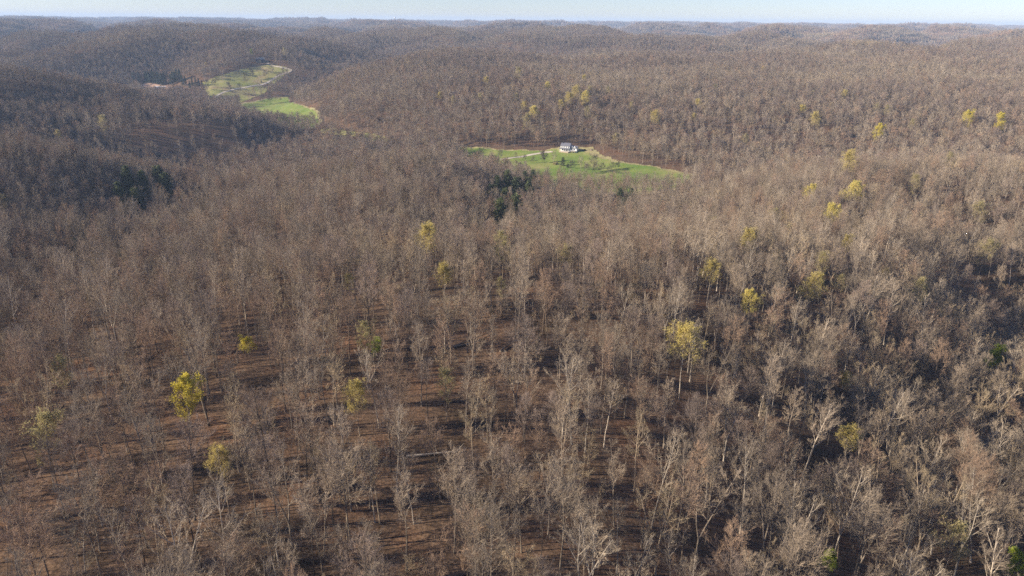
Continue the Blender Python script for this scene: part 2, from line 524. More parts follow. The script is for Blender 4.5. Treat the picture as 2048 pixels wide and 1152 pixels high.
# bare tree forms: (words, bark, twigs, skeleton settings)
FORMS = [
    ('tall narrow grey', 'grey', 'grey', dict(H=23, w=3.8, bole=.46, limbs=16)),
    ('broad crowned grey', 'grey', 'grey', dict(H=21, w=6.0, bole=.38, limbs=16)),
    ('forked grey', 'grey', 'grey', dict(H=22, w=5.4, fork=2, limbs=15)),
    ('round crowned brown', 'brown', 'brown', dict(H=19, w=5.4, bole=.36, limbs=17)),
    ('tall reddish brown', 'brown', 'brown', dict(H=23, w=4.6, bole=.45, limbs=16)),
    ('pale barked forking', 'pale', 'pale', dict(H=22, w=5.6, fork=2, limbs=13, dense=.9)),
    ('pale barked spreading', 'pale', 'pale', dict(H=21, w=6.0, bole=.34, limbs=13, dense=.9)),
    ('tall pale barked', 'pale', 'grey', dict(H=24, w=4.4, bole=.46, limbs=14)),
    ('tan wide fanned', 'tan', 'tan', dict(H=21, w=5.8, fork=3, limbs=13)),
    ('slender tan', 'tan', 'tan', dict(H=19, w=3.6, bole=.42, limbs=14)),
    ('dark trunked mauve', 'dark', 'dark', dict(H=23, w=5.2, bole=.48, limbs=16)),
    ('dark trunked open', 'dark', 'grey', dict(H=22, w=4.8, bole=.52, limbs=13, dense=.85)),
    ('leaning tan', 'tan', 'grey', dict(H=21, w=5.2, bole=.42, limbs=14, lean=.22)),
    ('small bushy brown', 'brown', 'tan', dict(H=13, w=3.8, bole=.26, limbs=16)),
]
HGT = [f[3]['H'] for f in FORMS]
NEAR = []       # (trunk mesh, crown mesh) per form, shared by the individual trees
MIDM, MID2 = [], []
for k, (words, bk, tw, kw) in enumerate(FORMS):
    S = make_skel(100 + k, **kw)
    tr, cr = tree_arrays(S, k)
    v, f, m = join(tr); a = np_mesh('trunk', v, f); a.materials.append(BARK[bk])
    v, f, m = join([(x, y, 0) for x, y, z in cr]); c = np_mesh('crown', v, f); c.materials.append(TWIG[tw])
    NEAR.append((a, c))
    v, f, m = join(tr + cr); mm = np_mesh('near_tree_form', v, f, qm=m); mm.materials.append(BARK[bk]); mm.materials.append(TWIG[tw])
    MIDM.append(mm)
    S = make_skel(300 + k, lod=1, **kw)
    tr, cr = tree_arrays(S, k, wmul=1.25)
    v, f, m = join(tr + cr); mm = np_mesh('mid_tree_form', v, f, qm=m); mm.materials.append(BARK[bk]); mm.materials.append(TWIG[tw])
    MID2.append(mm)


def far_stand(seed, size=30, n=16):
    """a stand of small far trees in one mesh: stems and upswept twig sprays"""
    g = np.random.default_rng(seed)
    V, Fq, Mq, k0 = [], [], [], 0
    side = int(round(n ** .5))
    for i in range(n):
        x, y = ((i % side) + g.uniform(.1, .9)) / side * size - size / 2, ((i // side) + g.uniform(.1, .9)) / side * size - size / 2
        H = g.uniform(17, 26); w = g.uniform(3.2, 5.2)
        tv, tf = seg_mesh([(0, (x, y, -3), (x + g.normal() * .5, y, H * .8), .3, .12)], 3)
        nb = 115
        t = g.uniform(.38, 1, nb); a = g.uniform(0, 6.28, nb)
        prof = w * np.sin(np.clip((t - .3) / .72, 0, 1) * np.pi) ** .6
        rr = prof * g.uniform(.15, 1, nb) ** .6
        p = np.c_[x + rr * .62 * np.cos(a), y + rr * .62 * np.sin(a), H * t - 2.4]
        q = np.c_[x + rr * np.cos(a), y + rr * np.sin(a), H * t + g.uniform(-.3, .8, nb)]
        bl = [(p[j], q[j], g.uniform(.12, .22), 3) for j in range(nb)]
        bv, bf = blade_mesh(bl, g)
        for v, f, m in ((tv, tf, 0), (bv, bf, 1)):
            V.append(v); Fq.append(f + k0); Mq.append(np.full(len(f), m)); k0 += len(v)
    me = np_mesh('far_stand_form', np.concatenate(V), np.concatenate(Fq), qm=np.concatenate(Mq))
    return me


FARM = []
for k, (bk, tw) in enumerate([('grey', 'grey'), ('brown', 'brown'), ('grey', 'dark'), ('tan', 'tan'), ('grey', 'brown'), ('brown', 'grey')]):
    me = far_stand(500 + k); me.materials.append(BARK[bk]); me.materials.append(TWIG[tw]); FARM.append(me)

# budding trees: trunk and crown with small blossom tufts
FIELD = []
for k, (bk, tw, kw) in enumerate([('dark', 'field', dict(H=15, w=6.0, bole=.2, limbs=17)), ('dark', 'field', dict(H=15, w=5.4, bole=.22, limbs=17)), ('pale', 'pale', dict(H=19, w=4.6, bole=.25, limbs=17)), ('dark', 'field', dict(H=13, w=6.4, bole=.15, limbs=17))]):
    S = make_skel(820 + k, lod=1, **kw)
    tr, cr = tree_arrays(S, 90 + k, wmul=1.9)
    v, f, m = join([(x + np.sign(x) * 0, y, z) for x, y, z in tr]); a = np_mesh('trunk', v, f); a.materials.append(BARK[bk])
    v, f, m = join([(x, y, 0) for x, y, z in cr]); c = np_mesh('crown', v, f); c.materials.append(TWIG[tw])
    FIELD.append((a, c, kw['H']))
BUD = {}
for k, (kind, bk, tw, leaf, kw) in enumerate([
        ('yellow', 'grey', 'tan', (.75, .19), dict(H=18, w=5.0, bole=.24, limbs=19)),
        ('yellow', 'tan', 'tan', (.72, .19), dict(H=19, w=5.4, bole=.42, limbs=19)),
        ('butter', 'grey', 'tan', (.8, .18), dict(H=19, w=5.6, bole=.42, limbs=18)),
        ('butter', 'tan', 'tan', (.7, .18), dict(H=20, w=5.4, bole=.45, limbs=18)),
        ('gold', 'grey', 'tan', (.6, .18), dict(H=19, w=5.8, bole=.4, limbs=18)),
        ('gold', 'pale', 'tan', (.7, .18), dict(H=21, w=5.4, bole=.5, limbs=17)),
        ('olive', 'grey', 'tan', (.42, .17), dict(H=19, w=5.6, bole=.42, limbs=17)),
        ('olive', 'tan', 'tan', (.34, .17), dict(H=20, w=5.4, bole=.45, limbs=17)),
        ('green', 'brown', 'tan', (.8, .2), dict(H=13, w=4.6, bole=.16, limbs=17))]):
    S = make_skel(700 + k, **kw)
    tr, cr = tree_arrays(S, 70 + k, leaf)
    v, f, m = join(tr); a = np_mesh('trunk', v, f); a.materials.append(BARK[bk])
    v, f, m = join([(x, y, z - 1) for x, y, z in cr]); c = np_mesh('crown', v, f, qm=m)
    c.materials.append(TWIG[tw]); c.materials.append(LEAF[kind])
    BUD.setdefault(kind, []).append((a, c, kw['H'], kw['w'] * 2))


def evergreen(seed, H=13, w=3.4, n=2600, broad=.75, mat='needle'):
    """ragged evergreen: boughs round a stem, needle tufts along the boughs"""
    g = np.random.default_rng(seed)
    segs = [(0, (0, 0, -.5), (g.normal() * .2, g.normal() * .2, H * .96), H * .015, .03)]
    nb = 70
    C = []
    for i in range(nb):
        t = .08 + .9 * (i + g.random()) / nb
        a = i * 2.4 + g.uniform(-.4, .4)
        L = w * (1 - t) ** broad * g.uniform(.6, 1.2) + .3
        p = np.array([0, 0, t * H]); q = p + np.array([np.cos(a) * L, np.sin(a) * L, g.uniform(.0, .35) * L])
        segs.append((1, p, q, .05, .015))
        k = int(n / nb * (L / w + .35))
        s = g.uniform(.2, 1.05, k)[:, None]
        C.append(p + (q - p) * s + g.normal(size=(k, 3)) * np.array([.3, .3, .22]))
    tv, tf = seg_mesh(segs, 4)
    lv, lf = leaf_quads(np.concatenate(C), .3, g, .3)
    a = np_mesh('trunk', tv, tf); a.materials.append(BARK['brown'])
    c = np_mesh('crown', lv, lf); c.materials.append(LEAF[mat])
    return a, c, H, w * 2


EVER = [evergreen(900, 14, 3.4, 3400, broad=.5), evergreen(901, 15, 4.0, 3600, broad=.42), evergreen(902, 12, 3.8, 3400, broad=.38), evergreen(903, 16, 3.4, 2600, .5, 'pine'), evergreen(904, 18, 4.0, 2800, .6, 'pine')]


def shrub_mesh(seed, mat):
    g = np.random.default_rng(seed)
    c = g.normal(size=(1400, 3)); c /= np.linalg.norm(c, axis=1)[:, None]; c *= g.uniform(.3, 1, (1400, 1)) ** .5
    c = c * np.array([1.6, 1.5, 1.3]) * (1 + .3 * np.sin(c[:, :1] * 5) * np.cos(c[:, 1:2] * 4)); c[:, 2] = np.abs(c[:, 2] + .6)
    v, f = leaf_quads(c, .22, g)
    m = np_mesh('shrub', v, f); m.materials.append(mat)
    return m


# ------------------------------------------------------------------ placing
def project(p):
    p = np.asarray(p, float); zc = p @ fwd
    return 1024 + F * (p @ rgt) / zc, 576 - F * (p @ upv) / zc


def seen_at(u, v, lift=0.0):
    """ground point under what is seen at photo pixel u, v when that stands lift metres above the ground"""
    d = ray(u, v); d = d / math.hypot(d[0], d[1])
    t = np.concatenate([np.arange(35, 1000, .5), np.arange(1000, 4000, 2), np.arange(4000, 13000, 10)])
    below = d[2] * t < height(d[0] * t, d[1] * t) + lift
    k = int(np.argmax(below)) if below.any() else len(t) - 1
    x, y = d[0] * t[k], d[1] * t[k]
    return np.array([x, y, h1(x, y)])


prng = random.Random(21)
TAKEN = []        # (x, y, clear radius) kept free of the scattered forest


def make_thing(name, forms, P, s, rz, label, cat, group=None, tilt=(0, 0)):
    """a thing with a trunk and a crown as its parts"""
    o = empty(name, P, rz, s)
    o.rotation_euler = (tilt[0], tilt[1], rz)
    tag(o, label, cat, group)
    for part, me_ in zip(('trunk', 'crown'), forms):
        c = bpy.data.objects.new(part, me_); COL.objects.link(c); c.parent = o
    return o


def by_crown(u, v, wpx, forms):
    """place a tree from the middle and width of its crown in the photo"""
    s = 1.0
    for _ in range(3):
        P = seen_at(u, v, forms[2] * s * .72)
        s = min(1.35, max(.45, wpx * np.linalg.norm(P) / F / forms[3]))
    return P, s


# --- budding trees
BUDS = [
    # foreground and middle
    (371, 790, 66, 'yellow', 'bright yellow blossoming tree, largest and brightest yellow crown in the left foreground'),
    (497, 694, 30, 'yellow', 'small narrow bright yellow tree among grey trunks, above-right of the largest yellow crown'),
    (714, 800, 66, 'gold', 'rounded olive gold tree left of centre, level with the large bright yellow tree'),
    (440, 935, 52, 'gold', 'small dull gold tree on open leaf litter, lowest of the budding trees on the left'),
    (85, 885, 78, 'olive', 'faint olive budding tree beside the left edge of the foreground, on a thick dark trunk'),
    (735, 680, 60, 'olive', 'pale olive tree in half bud above the rounded olive gold tree'),
    (752, 692, 16, 'green', 'tiny fresh green sapling just right of the pale half budded olive tree'),
    (1368, 702, 74, 'gold', 'big open crowned golden tree on many pale stems, right of centre'),
    (1502, 612, 48, 'yellow', 'compact yellow tree above and right of the big open crowned golden tree'),
    (1496, 490, 46, 'gold', 'golden topped tree on a long white trunk over a patch of red leaf litter'),
    (1551, 522, 30, 'gold', 'narrow oval golden tree just right of the white trunked golden tree'),
    (1420, 553, 46, 'gold', 'flat topped orange gold tree below and left of the white trunked golden tree'),
    (1630, 580, 52, 'gold', 'soft golden tree, left one of two side by side on the right hand slope'),
    (1676, 572, 34, 'olive', 'paler olive tree, right one of two budding side by side on the right hand slope'),
    (1645, 530, 40, 'olive', 'straw coloured tree above the pair of budding trees on the right hand slope'),
    (1694, 492, 30, 'gold', 'small straw gold crown high on the right slope, below the yellow pair'),
    (1770, 550, 20, 'gold', 'thin golden tuft of a tree right of the budding pair on the right hand slope'),
    (1832, 588, 46, 'olive', 'dull olive tree on the right slope, left of the dark ravine'),
    (1968, 508, 40, 'olive', 'pale olive crown near the right edge above the dark ravine'),
    (1990, 712, 38, 'green', 'fresh green leafed tree standing alone in the dark ravine at the right'),
    (1692, 765, 26, 'gold', 'small yellowish tree among bare crowns left of the ravine, well below the budding pair'),
    (1697, 890, 48, 'gold', 'straw yellow tree among big pale bare trees at the lower right'),
    (1618, 392, 34, 'yellow', 'yellow tree leaning left, leftmost of three along the upper right slope'),
    (1664, 432, 38, 'yellow', 'yellow round tree lowest of the yellow cluster on the upper right slope'),
    (1683, 398, 26, 'gold', 'golden tree in the middle of the yellow cluster on the upper right slope'),
    (1712, 390, 38, 'yellow', 'yellow tree at the right end of the cluster on the upper right slope'),
    (1697, 330, 40, 'gold', 'dull gold crown alone above the yellow cluster, near the crest of the right ridge'),
    (853, 482, 56, 'gold', 'golden crown showing behind a rounded grey tree at the middle of the near ridge'),
    (888, 556, 48, 'gold', 'golden green tree below the crown that shows behind the rounded grey tree'),
    (1005, 482, 56, 'olive', 'tall soft green tree in thin leaf at the middle of the near ridge'),
    (1126, 516, 44, 'olive', 'faint yellowish tree right of the tall soft green tree'),
    (1000, 580, 42, 'olive', 'thin olive tree at the top edge of the open red brown knoll'),
    (700, 570, 34, 'olive', 'thin green tree in first leaf on the slope left of the knoll'),
    (130, 755, 56, 'olive', 'faint gold tree left of the bright yellow tree, near the left edge'),
    (890, 780, 60, 'olive', 'grey olive tree in first bud between the rounded olive gold tree and the knoll trunks'),
    (1660, 1118, 34, 'green', 'low dark green leafed tree at the bottom edge on the right'),
    (2036, 1128, 40, 'green', 'vivid green leafed bush like tree cut by the bottom right corner'),
    (1900, 1090, 70, 'olive', 'pale olive tree low in the lower right corner'),
    # valley side behind the house
    (1168, 160, 15, 'yellow', 'topmost small yellow tree of the cluster on the hillside above the farmhouse'),
    (1096, 175, 17, 'yellow', 'small yellow tree standing left of the hillside cluster above the farmhouse'),
    (1172, 199, 32, 'yellow', 'widest yellow crown of the hillside cluster above the farmhouse'),
    (1137, 203, 24, 'gold', 'golden crown left of the widest yellow one on the hillside above the farmhouse'),
    (1152, 188, 26, 'gold', 'pale gold crown between the topmost and the widest yellow trees above the farmhouse'),
    (1122, 213, 18, 'gold', 'lowest golden crown of the hillside cluster above the farmhouse'),
    (1180, 184, 18, 'olive', 'olive crown at the right side of the hillside cluster above the farmhouse'),
    (1217, 184, 16, 'olive', 'straw crown apart to the right of the hillside cluster above the farmhouse'),
    (1048, 215, 18, 'gold', 'small golden tree above two others on the slope left of the farmhouse'),
    (1066, 228, 24, 'yellow', 'yellow tree on the slope up and left of the farmhouse'),
    (1050, 246, 36, 'olive', 'dull olive tree below the yellow one on the slope up and left of the farmhouse'),
    (972, 163, 13, 'gold', 'lone small gold tree high on the central valley side'),
    (880, 193, 14, 'gold', 'leftmost faint gold tree on the central valley side'),
    (1016, 180, 8, 'gold', 'tiny gold tree right of the lone one high on the central valley side'),
    (1310, 238, 26, 'gold', 'dull gold tree on the valley side right of the farmhouse'),
    (1396, 208, 15, 'yellow', 'small upright yellow tree on the valley side at right of centre'),
    (1388, 236, 14, 'gold', 'little gold tree below the small upright yellow one on the valley side'),
    (1344, 188, 10, 'olive', 'faint straw tree above the small upright yellow one on the valley side'),
    (1527, 141, 11, 'yellow', 'lone pale yellow tree high on the wooded upland at right'),
    (1603, 221, 16, 'yellow', 'small yellow crown above the broad gold tree on the right valley side'),
    (1629, 243, 30, 'gold', 'broad gold tree on the right valley side'),
    (1626, 188, 10, 'olive', 'faint upright straw tree above the small yellow crown on the right valley side'),
    (1757, 263, 24, 'yellow', 'ragged bright yellow tree low on the right valley side'),
    (1934, 239, 24, 'yellow', 'round bright yellow tree near the right edge, left one of two'),
    (2001, 241, 30, 'yellow', 'domed bright yellow tree near the right edge, right one of two'),
    # softer crowns in first bud
    (1427, 452, 30, 'olive', 'hazy straw crown at the left end of the upper right slope'), (1553, 441, 34, 'olive', 'brownish olive domed tree above the narrow oval golden tree'),
    (1580, 462, 24, 'olive', 'small olive crown touching the brownish domed one on the upper right slope'), (1963, 431, 36, 'olive', 'hazy olive crown high at the right edge of the near slope'),
    (1601, 592, 30, 'olive', 'straw crown just left of the soft golden pair on the right slope'), (1826, 372, 30, 'olive', 'hazy straw crown near the crest of the right ridge'),
    (1901, 325, 26, 'olive', 'small tan olive crown on the valley edge below the two bright yellow right edge trees'), (1689, 192, 17, 'gold', 'faint gold crown above the broad gold tree on the right valley side'),
    (1775, 223, 17, 'olive', 'tan crown up from the ragged bright yellow tree'), (1822, 252, 18, 'olive', 'tan crown right of the ragged bright yellow tree'),
    (1751, 219, 16, 'olive', 'tan crown straight above the ragged bright yellow tree'), (1431, 179, 14, 'olive', 'faint straw crown right of the small upright yellow tree'),
    (1490, 281, 20, 'olive', 'straw crown low on the open slope right of the meadow'), (1036, 150, 24, 'olive', 'broad dull olive crown high left of the hillside cluster'),
    (908, 202, 16, 'olive', 'tan crown on the far left of the central valley side'), (959, 198, 17, 'olive', 'tan crown in the middle of the central valley side'),
    (1031, 198, 16, 'olive', 'straw crown above the small golden tree left of the farmhouse'), (1229, 280, 20, 'olive', 'straw crown at the wood edge right of the farmhouse lawn'),
    (1175, 228, 22, 'olive', 'tan crown below the widest yellow crown above the farmhouse'), (1263, 215, 16, 'olive', 'tan crown halfway between the hillside cluster and the dull gold tree'),
    # far left
    (412, 130, 6, 'yellow', 'tiny yellow tree on the wooded ridge left of the hill pasture'),
    (503, 104, 9, 'green', 'small yellow green tree above the dark roofed hilltop house'),
    (570, 106, 16, 'olive', 'soft green crown on the ridge right of the hilltop house'),
    (208, 250, 26, 'olive', 'dull gold tree on the left spur above the dark hollow'),
    (118, 276, 20, 'olive', 'faint gold tree left of the dull gold one on the left spur'),
    (8, 405, 20, 'olive', 'small olive tree at the left edge of the dark hollow'),
]
LM = []
for i, (u, v, w_, kind, label) in enumerate(BUDS):
    if kind == 'yellow' and i > 1 and 'bright' not in label: kind = 'butter'
    fm = BUD[kind][i % len(BUD[kind])]
    P, s = by_crown(u, v, w_, fm)
    make_thing('budding_tree', fm[:2], P, s, prng.uniform(0, 6.28), label, 'tree', 'trees in yellow and green spring bud')
    TAKEN.append((P[0], P[1], 3.0 + s))
    # keep a lane towards the camera free so that the crown shows as it does in the photo
    dd = np.array([P[0], P[1]]) / np.hypot(P[0], P[1])
    for k in (4.5, 8.5, 13, 18): TAKEN.append((P[0] - dd[0] * k, P[1] - dd[1] * k, 4.2))

# --- evergreens
def ever(u, v, hpx, k, label, group, name='evergreen_tree'):
    a, c, H, w_ = EVER[k]
    P = seen_at(u, v)
    s = min(1.6, max(.25, hpx * np.linalg.norm(P) / F / H))
    make_thing(name, (a, c), P, s, prng.uniform(0, 6.28), label, 'tree', group)
    TAKEN.append((P[0], P[1], 2.5)); return P


def evers(spots, label, group, tall=True):
    for i, (u, v, hpx) in enumerate(spots):
        a, c, H, w_ = EVER[i % 3]
        s = 1.0
        for _ in range(3):
            P = seen_at(u, v, H * s * (.8 if tall else .6))
            s = min(1.6, max(19.5 / H if tall else .4, hpx * np.linalg.norm(P) / F / H))
        make_thing('evergreen_tree', (a, c), P, s, prng.uniform(0, 6.28), label, 'tree', group)
        TAKEN.append((P[0], P[1], 3.2))
        dd = np.array([P[0], P[1]]) / np.hypot(P[0], P[1])
        for kk in ((5, 9.5, 14, 19, 24, 30, 36) if tall else (5, 9.5, 14)): TAKEN.append((P[0] - dd[0] * kk, P[1] - dd[1] * kk, 4.2))


evers([(252, 345, 62), (283, 354, 54), (314, 342, 44), (236, 376, 50), (270, 388, 48), (330, 356, 30)],
      'dark evergreen in the shaded clump filling the hollow at the left', 'evergreens in the left hollow')
evers([(995, 362, 50), (1015, 352, 56), (1035, 365, 56), (1050, 352, 40), (1010, 388, 50), (1030, 402, 46), (1058, 372, 34), (1000, 410, 36), (985, 380, 36), (1066, 350, 28)],
      'dark evergreen in the black green clump at the centre, in the draw below the meadow', 'evergreens in the central draw')
evers([(1240, 392, 40), (1262, 390, 36), (1250, 412, 40), (1272, 405, 26), (1205, 432, 24), (1308, 372, 18), (1238, 420, 30)],
      'olive dark evergreen in the loose group right of the central draw', 'evergreens right of the central draw', False)
evers([(240, 512, 26), (150, 492, 36), (348, 523, 34), (342, 578, 30), (306, 532, 26), (560, 488, 26), (140, 488, 26)],
      'small dark evergreen half hidden among bare crowns on the left slope', 'small evergreens on the left slope', False)
evers([(665, 364, 18), (640, 352, 20), (846, 314, 12), (852, 318, 14), (675, 312, 12), (175, 228, 7), (617, 86, 6)],
      'single little dark evergreen dotted among the bare woods of the middle distance', 'dotted little evergreens', False)

# --- pine grove by the hill pasture
for i, (zx, zy, hp) in enumerate([(120, 360, 70), (165, 355, 65), (230, 365, 80), (255, 375, 90), (280, 350, 80), (300, 380, 90), (330, 385, 95), (360, 390, 90), (385, 385, 85),
                                  (365, 320, 50), (400, 315, 45), (440, 385, 80), (470, 370, 85), (490, 360, 95), (515, 355, 90), (540, 395, 80), (560, 390, 70), (450, 340, 60),
                                  (620, 400, 60), (650, 398, 70), (675, 395, 62), (700, 395, 45), (600, 420, 60), (460, 470, 60)]):
    ever(240 + zx / 4.267, 80 + zy / 4.267, hp / 4.267, 3 + i % 2, 'dark blue green pine in the grove left of the hill pasture', 'pine grove by the hill pasture', 'pine_tree')
for i in range(26):
    ever(168 + i * 5.2 + prng.uniform(-2, 2) + (12 if i > 17 else 0), 63.5 + prng.uniform(-2, 2), prng.uniform(5, 8), 3 + i % 2, 'tiny dark pine in the broken row on the far left upland', 'pines along the far left upland', 'pine_tree')
for i in range(40):
    q = i / 39
    ever((1680 + q * 50 if i < 13 else 1765 + (i - 13) / 26 * 72) + prng.uniform(-2, 2), (71 if i < 13 else 78) + prng.uniform(-3, 2.5), prng.uniform(5, 7.5), 3 + i % 2, 'tiny dark pine in the plantation on the far right ridge', 'pine plantation on the far right ridge', 'pine_tree')

# --- meadows and drives
def inside(px, py, poly):
    c = np.zeros(px.shape, bool); n = len(poly)
    for i in range(n):
        x0, y0 = poly[i]; x1, y1 = poly[i - 1]
        k = ((y0 > py) != (y1 > py)) & (px < (x1 - x0) * (py - y0) / (y1 - y0 + 1e-12) + x0)
        c ^= k
    return c


OPEN = []         # polygons on the ground kept free of the forest


def meadow(name, pix, mat, label, step=2.0, lift=.35, wob=3.0, keep=True):
    P = [seen_at(u, v)[:2] for u, v in pix]
    a = np.array(P)
    if keep: OPEN.append(P)
    x0, y0 = a.min(0) - 6; x1, y1 = a.max(0) + 6
    X, Y = np.meshgrid(np.arange(x0, x1, step), np.arange(y0, y1, step), indexing='ij')
    wx, wy = X + wob * perlin(X / 9, Y / 9) , Y + wob * perlin(X / 9 + 40, Y / 9)
    m = inside(wx, wy, P)
    Z = height(X, Y) + lift
    k = np.arange(X.size).reshape(X.shape)
    q = np.stack([k[:-1, :-1], k[1:, :-1], k[1:, 1:], k[:-1, 1:]], -1)[m[:-1, :-1] & m[1:, :-1] & m[1:, 1:] & m[:-1, 1:]]
    used, inv = np.unique(q.ravel(), return_inverse=True)
    me_ = np_mesh(name, np.stack([X, Y, Z], -1).reshape(-1, 3)[used], inv.reshape(-1, 4))
    me_.polygons.foreach_set('use_smooth', np.ones(len(me_.polygons), bool))
    return tag(obj(name, me_, None, [mat]), label, 'meadow', kind='structure')


def track(name, pix, width, mat, label, lift=.6):
    W = np.array([seen_at(u, v)[:2] for u, v in pix])
    L = np.r_[0, np.cumsum(np.hypot(*np.diff(W, axis=0).T))]
    t = np.arange(0, L[-1], 2.0)
    x, y = np.interp(t, L, W[:, 0]), np.interp(t, L, W[:, 1])
    for _ in range(6):
        x[1:-1] = (x[:-2] + x[2:] + 2 * x[1:-1]) / 4; y[1:-1] = (y[:-2] + y[2:] + 2 * y[1:-1]) / 4
    tx, ty = np.gradient(x), np.gradient(y); l = np.hypot(tx, ty); nx, ny = -ty / l, tx / l
    hw = width / 2 * (1 + .25 * perlin(t / 7, t * 0))
    V = []
    for s in (-1, 0, 1):
        px, py = x + nx * hw * s, y + ny * hw * s
        V.append(np.stack([px, py, height(px, py) + lift], -1))
    V = np.stack(V, 1).reshape(-1, 3)
    i = np.arange(len(t) - 1)[:, None] * 3
    q = np.concatenate([i + np.array([0, 1, 4, 3]), i + np.array([1, 2, 5, 4])])
    for xx, yy in zip(x[::3], y[::3]): TAKEN.append((xx, yy, width / 2 + 4))
    return tag(obj(name, np_mesh(name, V, q), None, [mat]), label, 'road', kind='structure')


meadow('meadow_margin', [(908, 291), (1000, 298), (1085, 300.5), (1120, 293), (1186, 293), (1203, 308), (1255, 325), (1305, 331), (1394, 348), (1380, 376), (1300, 390), (1200, 391), (1085, 378), (990, 350), (925, 315)], m_dry, 'tan dry grass along the edge of the house meadow', lift=.25)
meadow('meadow', [(915, 294), (1000, 301), (1090, 302), (1125, 297), (1165, 301), (1195, 314), (1250, 327), (1300, 333), (1386, 349), (1372, 372), (1300, 384), (1200, 386), (1090, 372), (1000, 345), (935, 312)], m_grass, 'green meadow in front of the farmhouse', lift=.45)
meadow('meadow_margin', [(480, 206), (545, 195), (578, 193.5), (592, 207), (640, 221), (648, 240), (636, 256), (560, 253), (480, 233)], m_dry, 'tan dry grass round the left meadow', lift=.25)
meadow('meadow', [(484, 209), (545, 196), (577, 195), (590, 208), (634, 223), (640, 240), (628, 255), (560, 250), (488, 230)], m_grass, 'bright green meadow in the left valley', lift=.45)
meadow('meadow', [(640, 258), (700, 262), (755, 268), (792, 277), (780, 284), (700, 276), (640, 268)], m_hillgrass, 'dull green strip of valley floor at the centre left')
meadow('hill_pasture', [(402, 166), (440, 151), (500, 134), (535, 129), (578, 136), (586, 142), (570, 152), (545, 172), (530, 188), (480, 206), (430, 212), (412, 186)], m_hillgrass, 'yellow green pasture on the left hillside', step=2.5)
meadow('clearing', [(270, 168), (300, 164), (340, 172), (345, 180), (300, 178)], m_earth, 'bare reddish clearing below the pine grove', step=2.5)
meadow('clearing', [(380, 87), (396, 83), (408, 83), (392, 88)], m_dry, 'small pale clearing on the far left upland', step=4)
track('gravel_drive', [(424, 212), (427, 203), (432, 193), (445, 186), (478, 178), (510, 172), (531, 169), (545, 160), (560, 151), (580, 145), (584, 140), (570, 137), (548, 133), (534, 127)], 4.0, m_gravel, 'pale gravel drive winding up the left hillside pasture')
track('gravel_drive', [(1000, 320), (1030, 316), (1060, 311), (1085, 306), (1108, 304)], 3.6, m_gravel, 'pale gravel drive crossing the meadow to the farmhouse')
OPEN.append([seen_at(u, v)[:2] for u, v in [(262, 166), (330, 160), (405, 163), (412, 184), (400, 193), (335, 192), (280, 180)]])
HOUSE = seen_at(1133, 302)
TAKEN.append((HOUSE[0], HOUSE[1], 16))

# --- trees standing in the open fields
def field_tree(u, v, hpx, form, label, group):
    P = seen_at(u, v)
    form = {11: 1, 10: 1, 6: 2, 7: 2, 9: 2, 3: 3, 13: 3}.get(form, 0)
    s = min(1.4, max(.3, hpx * np.linalg.norm(P) / F / FIELD[form][2]))
    make_thing('field_tree', FIELD[form][:2], P, s, prng.uniform(0, 6.28), label, 'tree', group)


for zx, zy, hp, fm, lb in [(885, 370, 130, 6, 'tallest bare tree in the middle of the hill pasture, with a long shadow'), (820, 405, 70, 1, 'broad low bare tree on the lower left of the hill pasture'),
                           (795, 408, 60, 1, 'bare tree touching the broad low one on the lower left of the hill pasture'),
                           (1130, 335, 90, 11, 'dark bare tree in the brown patch of the hill pasture'), (1080, 375, 80, 3, 'bare tree left of the drive bend on the hill pasture'),
                           (1180, 280, 70, 1, 'bare tree near the top of the hill pasture'), (1295, 300, 80, 0, 'bare tree just below the hilltop drive'), (940, 450, 75, 11, 'bare dark tree at the foot of the hill pasture beside the drive'),
                           (1020, 450, 65, 1, 'grey bare tree right of the drive at the foot of the hill pasture'), (1000, 300, 50, 0, 'small grey tree on the left rim of the hill pasture'), (1250, 330, 60, 3, 'brown bare tree above the drive on the hill pasture'),
                           (740, 440, 75, 3, 'bushy bare tree at the lower left corner of the hill pasture'), (1215, 555, 70, 2, 'bare tree at the top of the bright left meadow, left one of two'),
                           (1285, 548, 90, 11, 'dark bare tree with a long shadow in the bright left meadow, right one of two')]:
    field_tree(240 + zx / 4.267, 80 + zy / 4.267, hp / 4.267, fm, lb, 'bare trees in the fields')
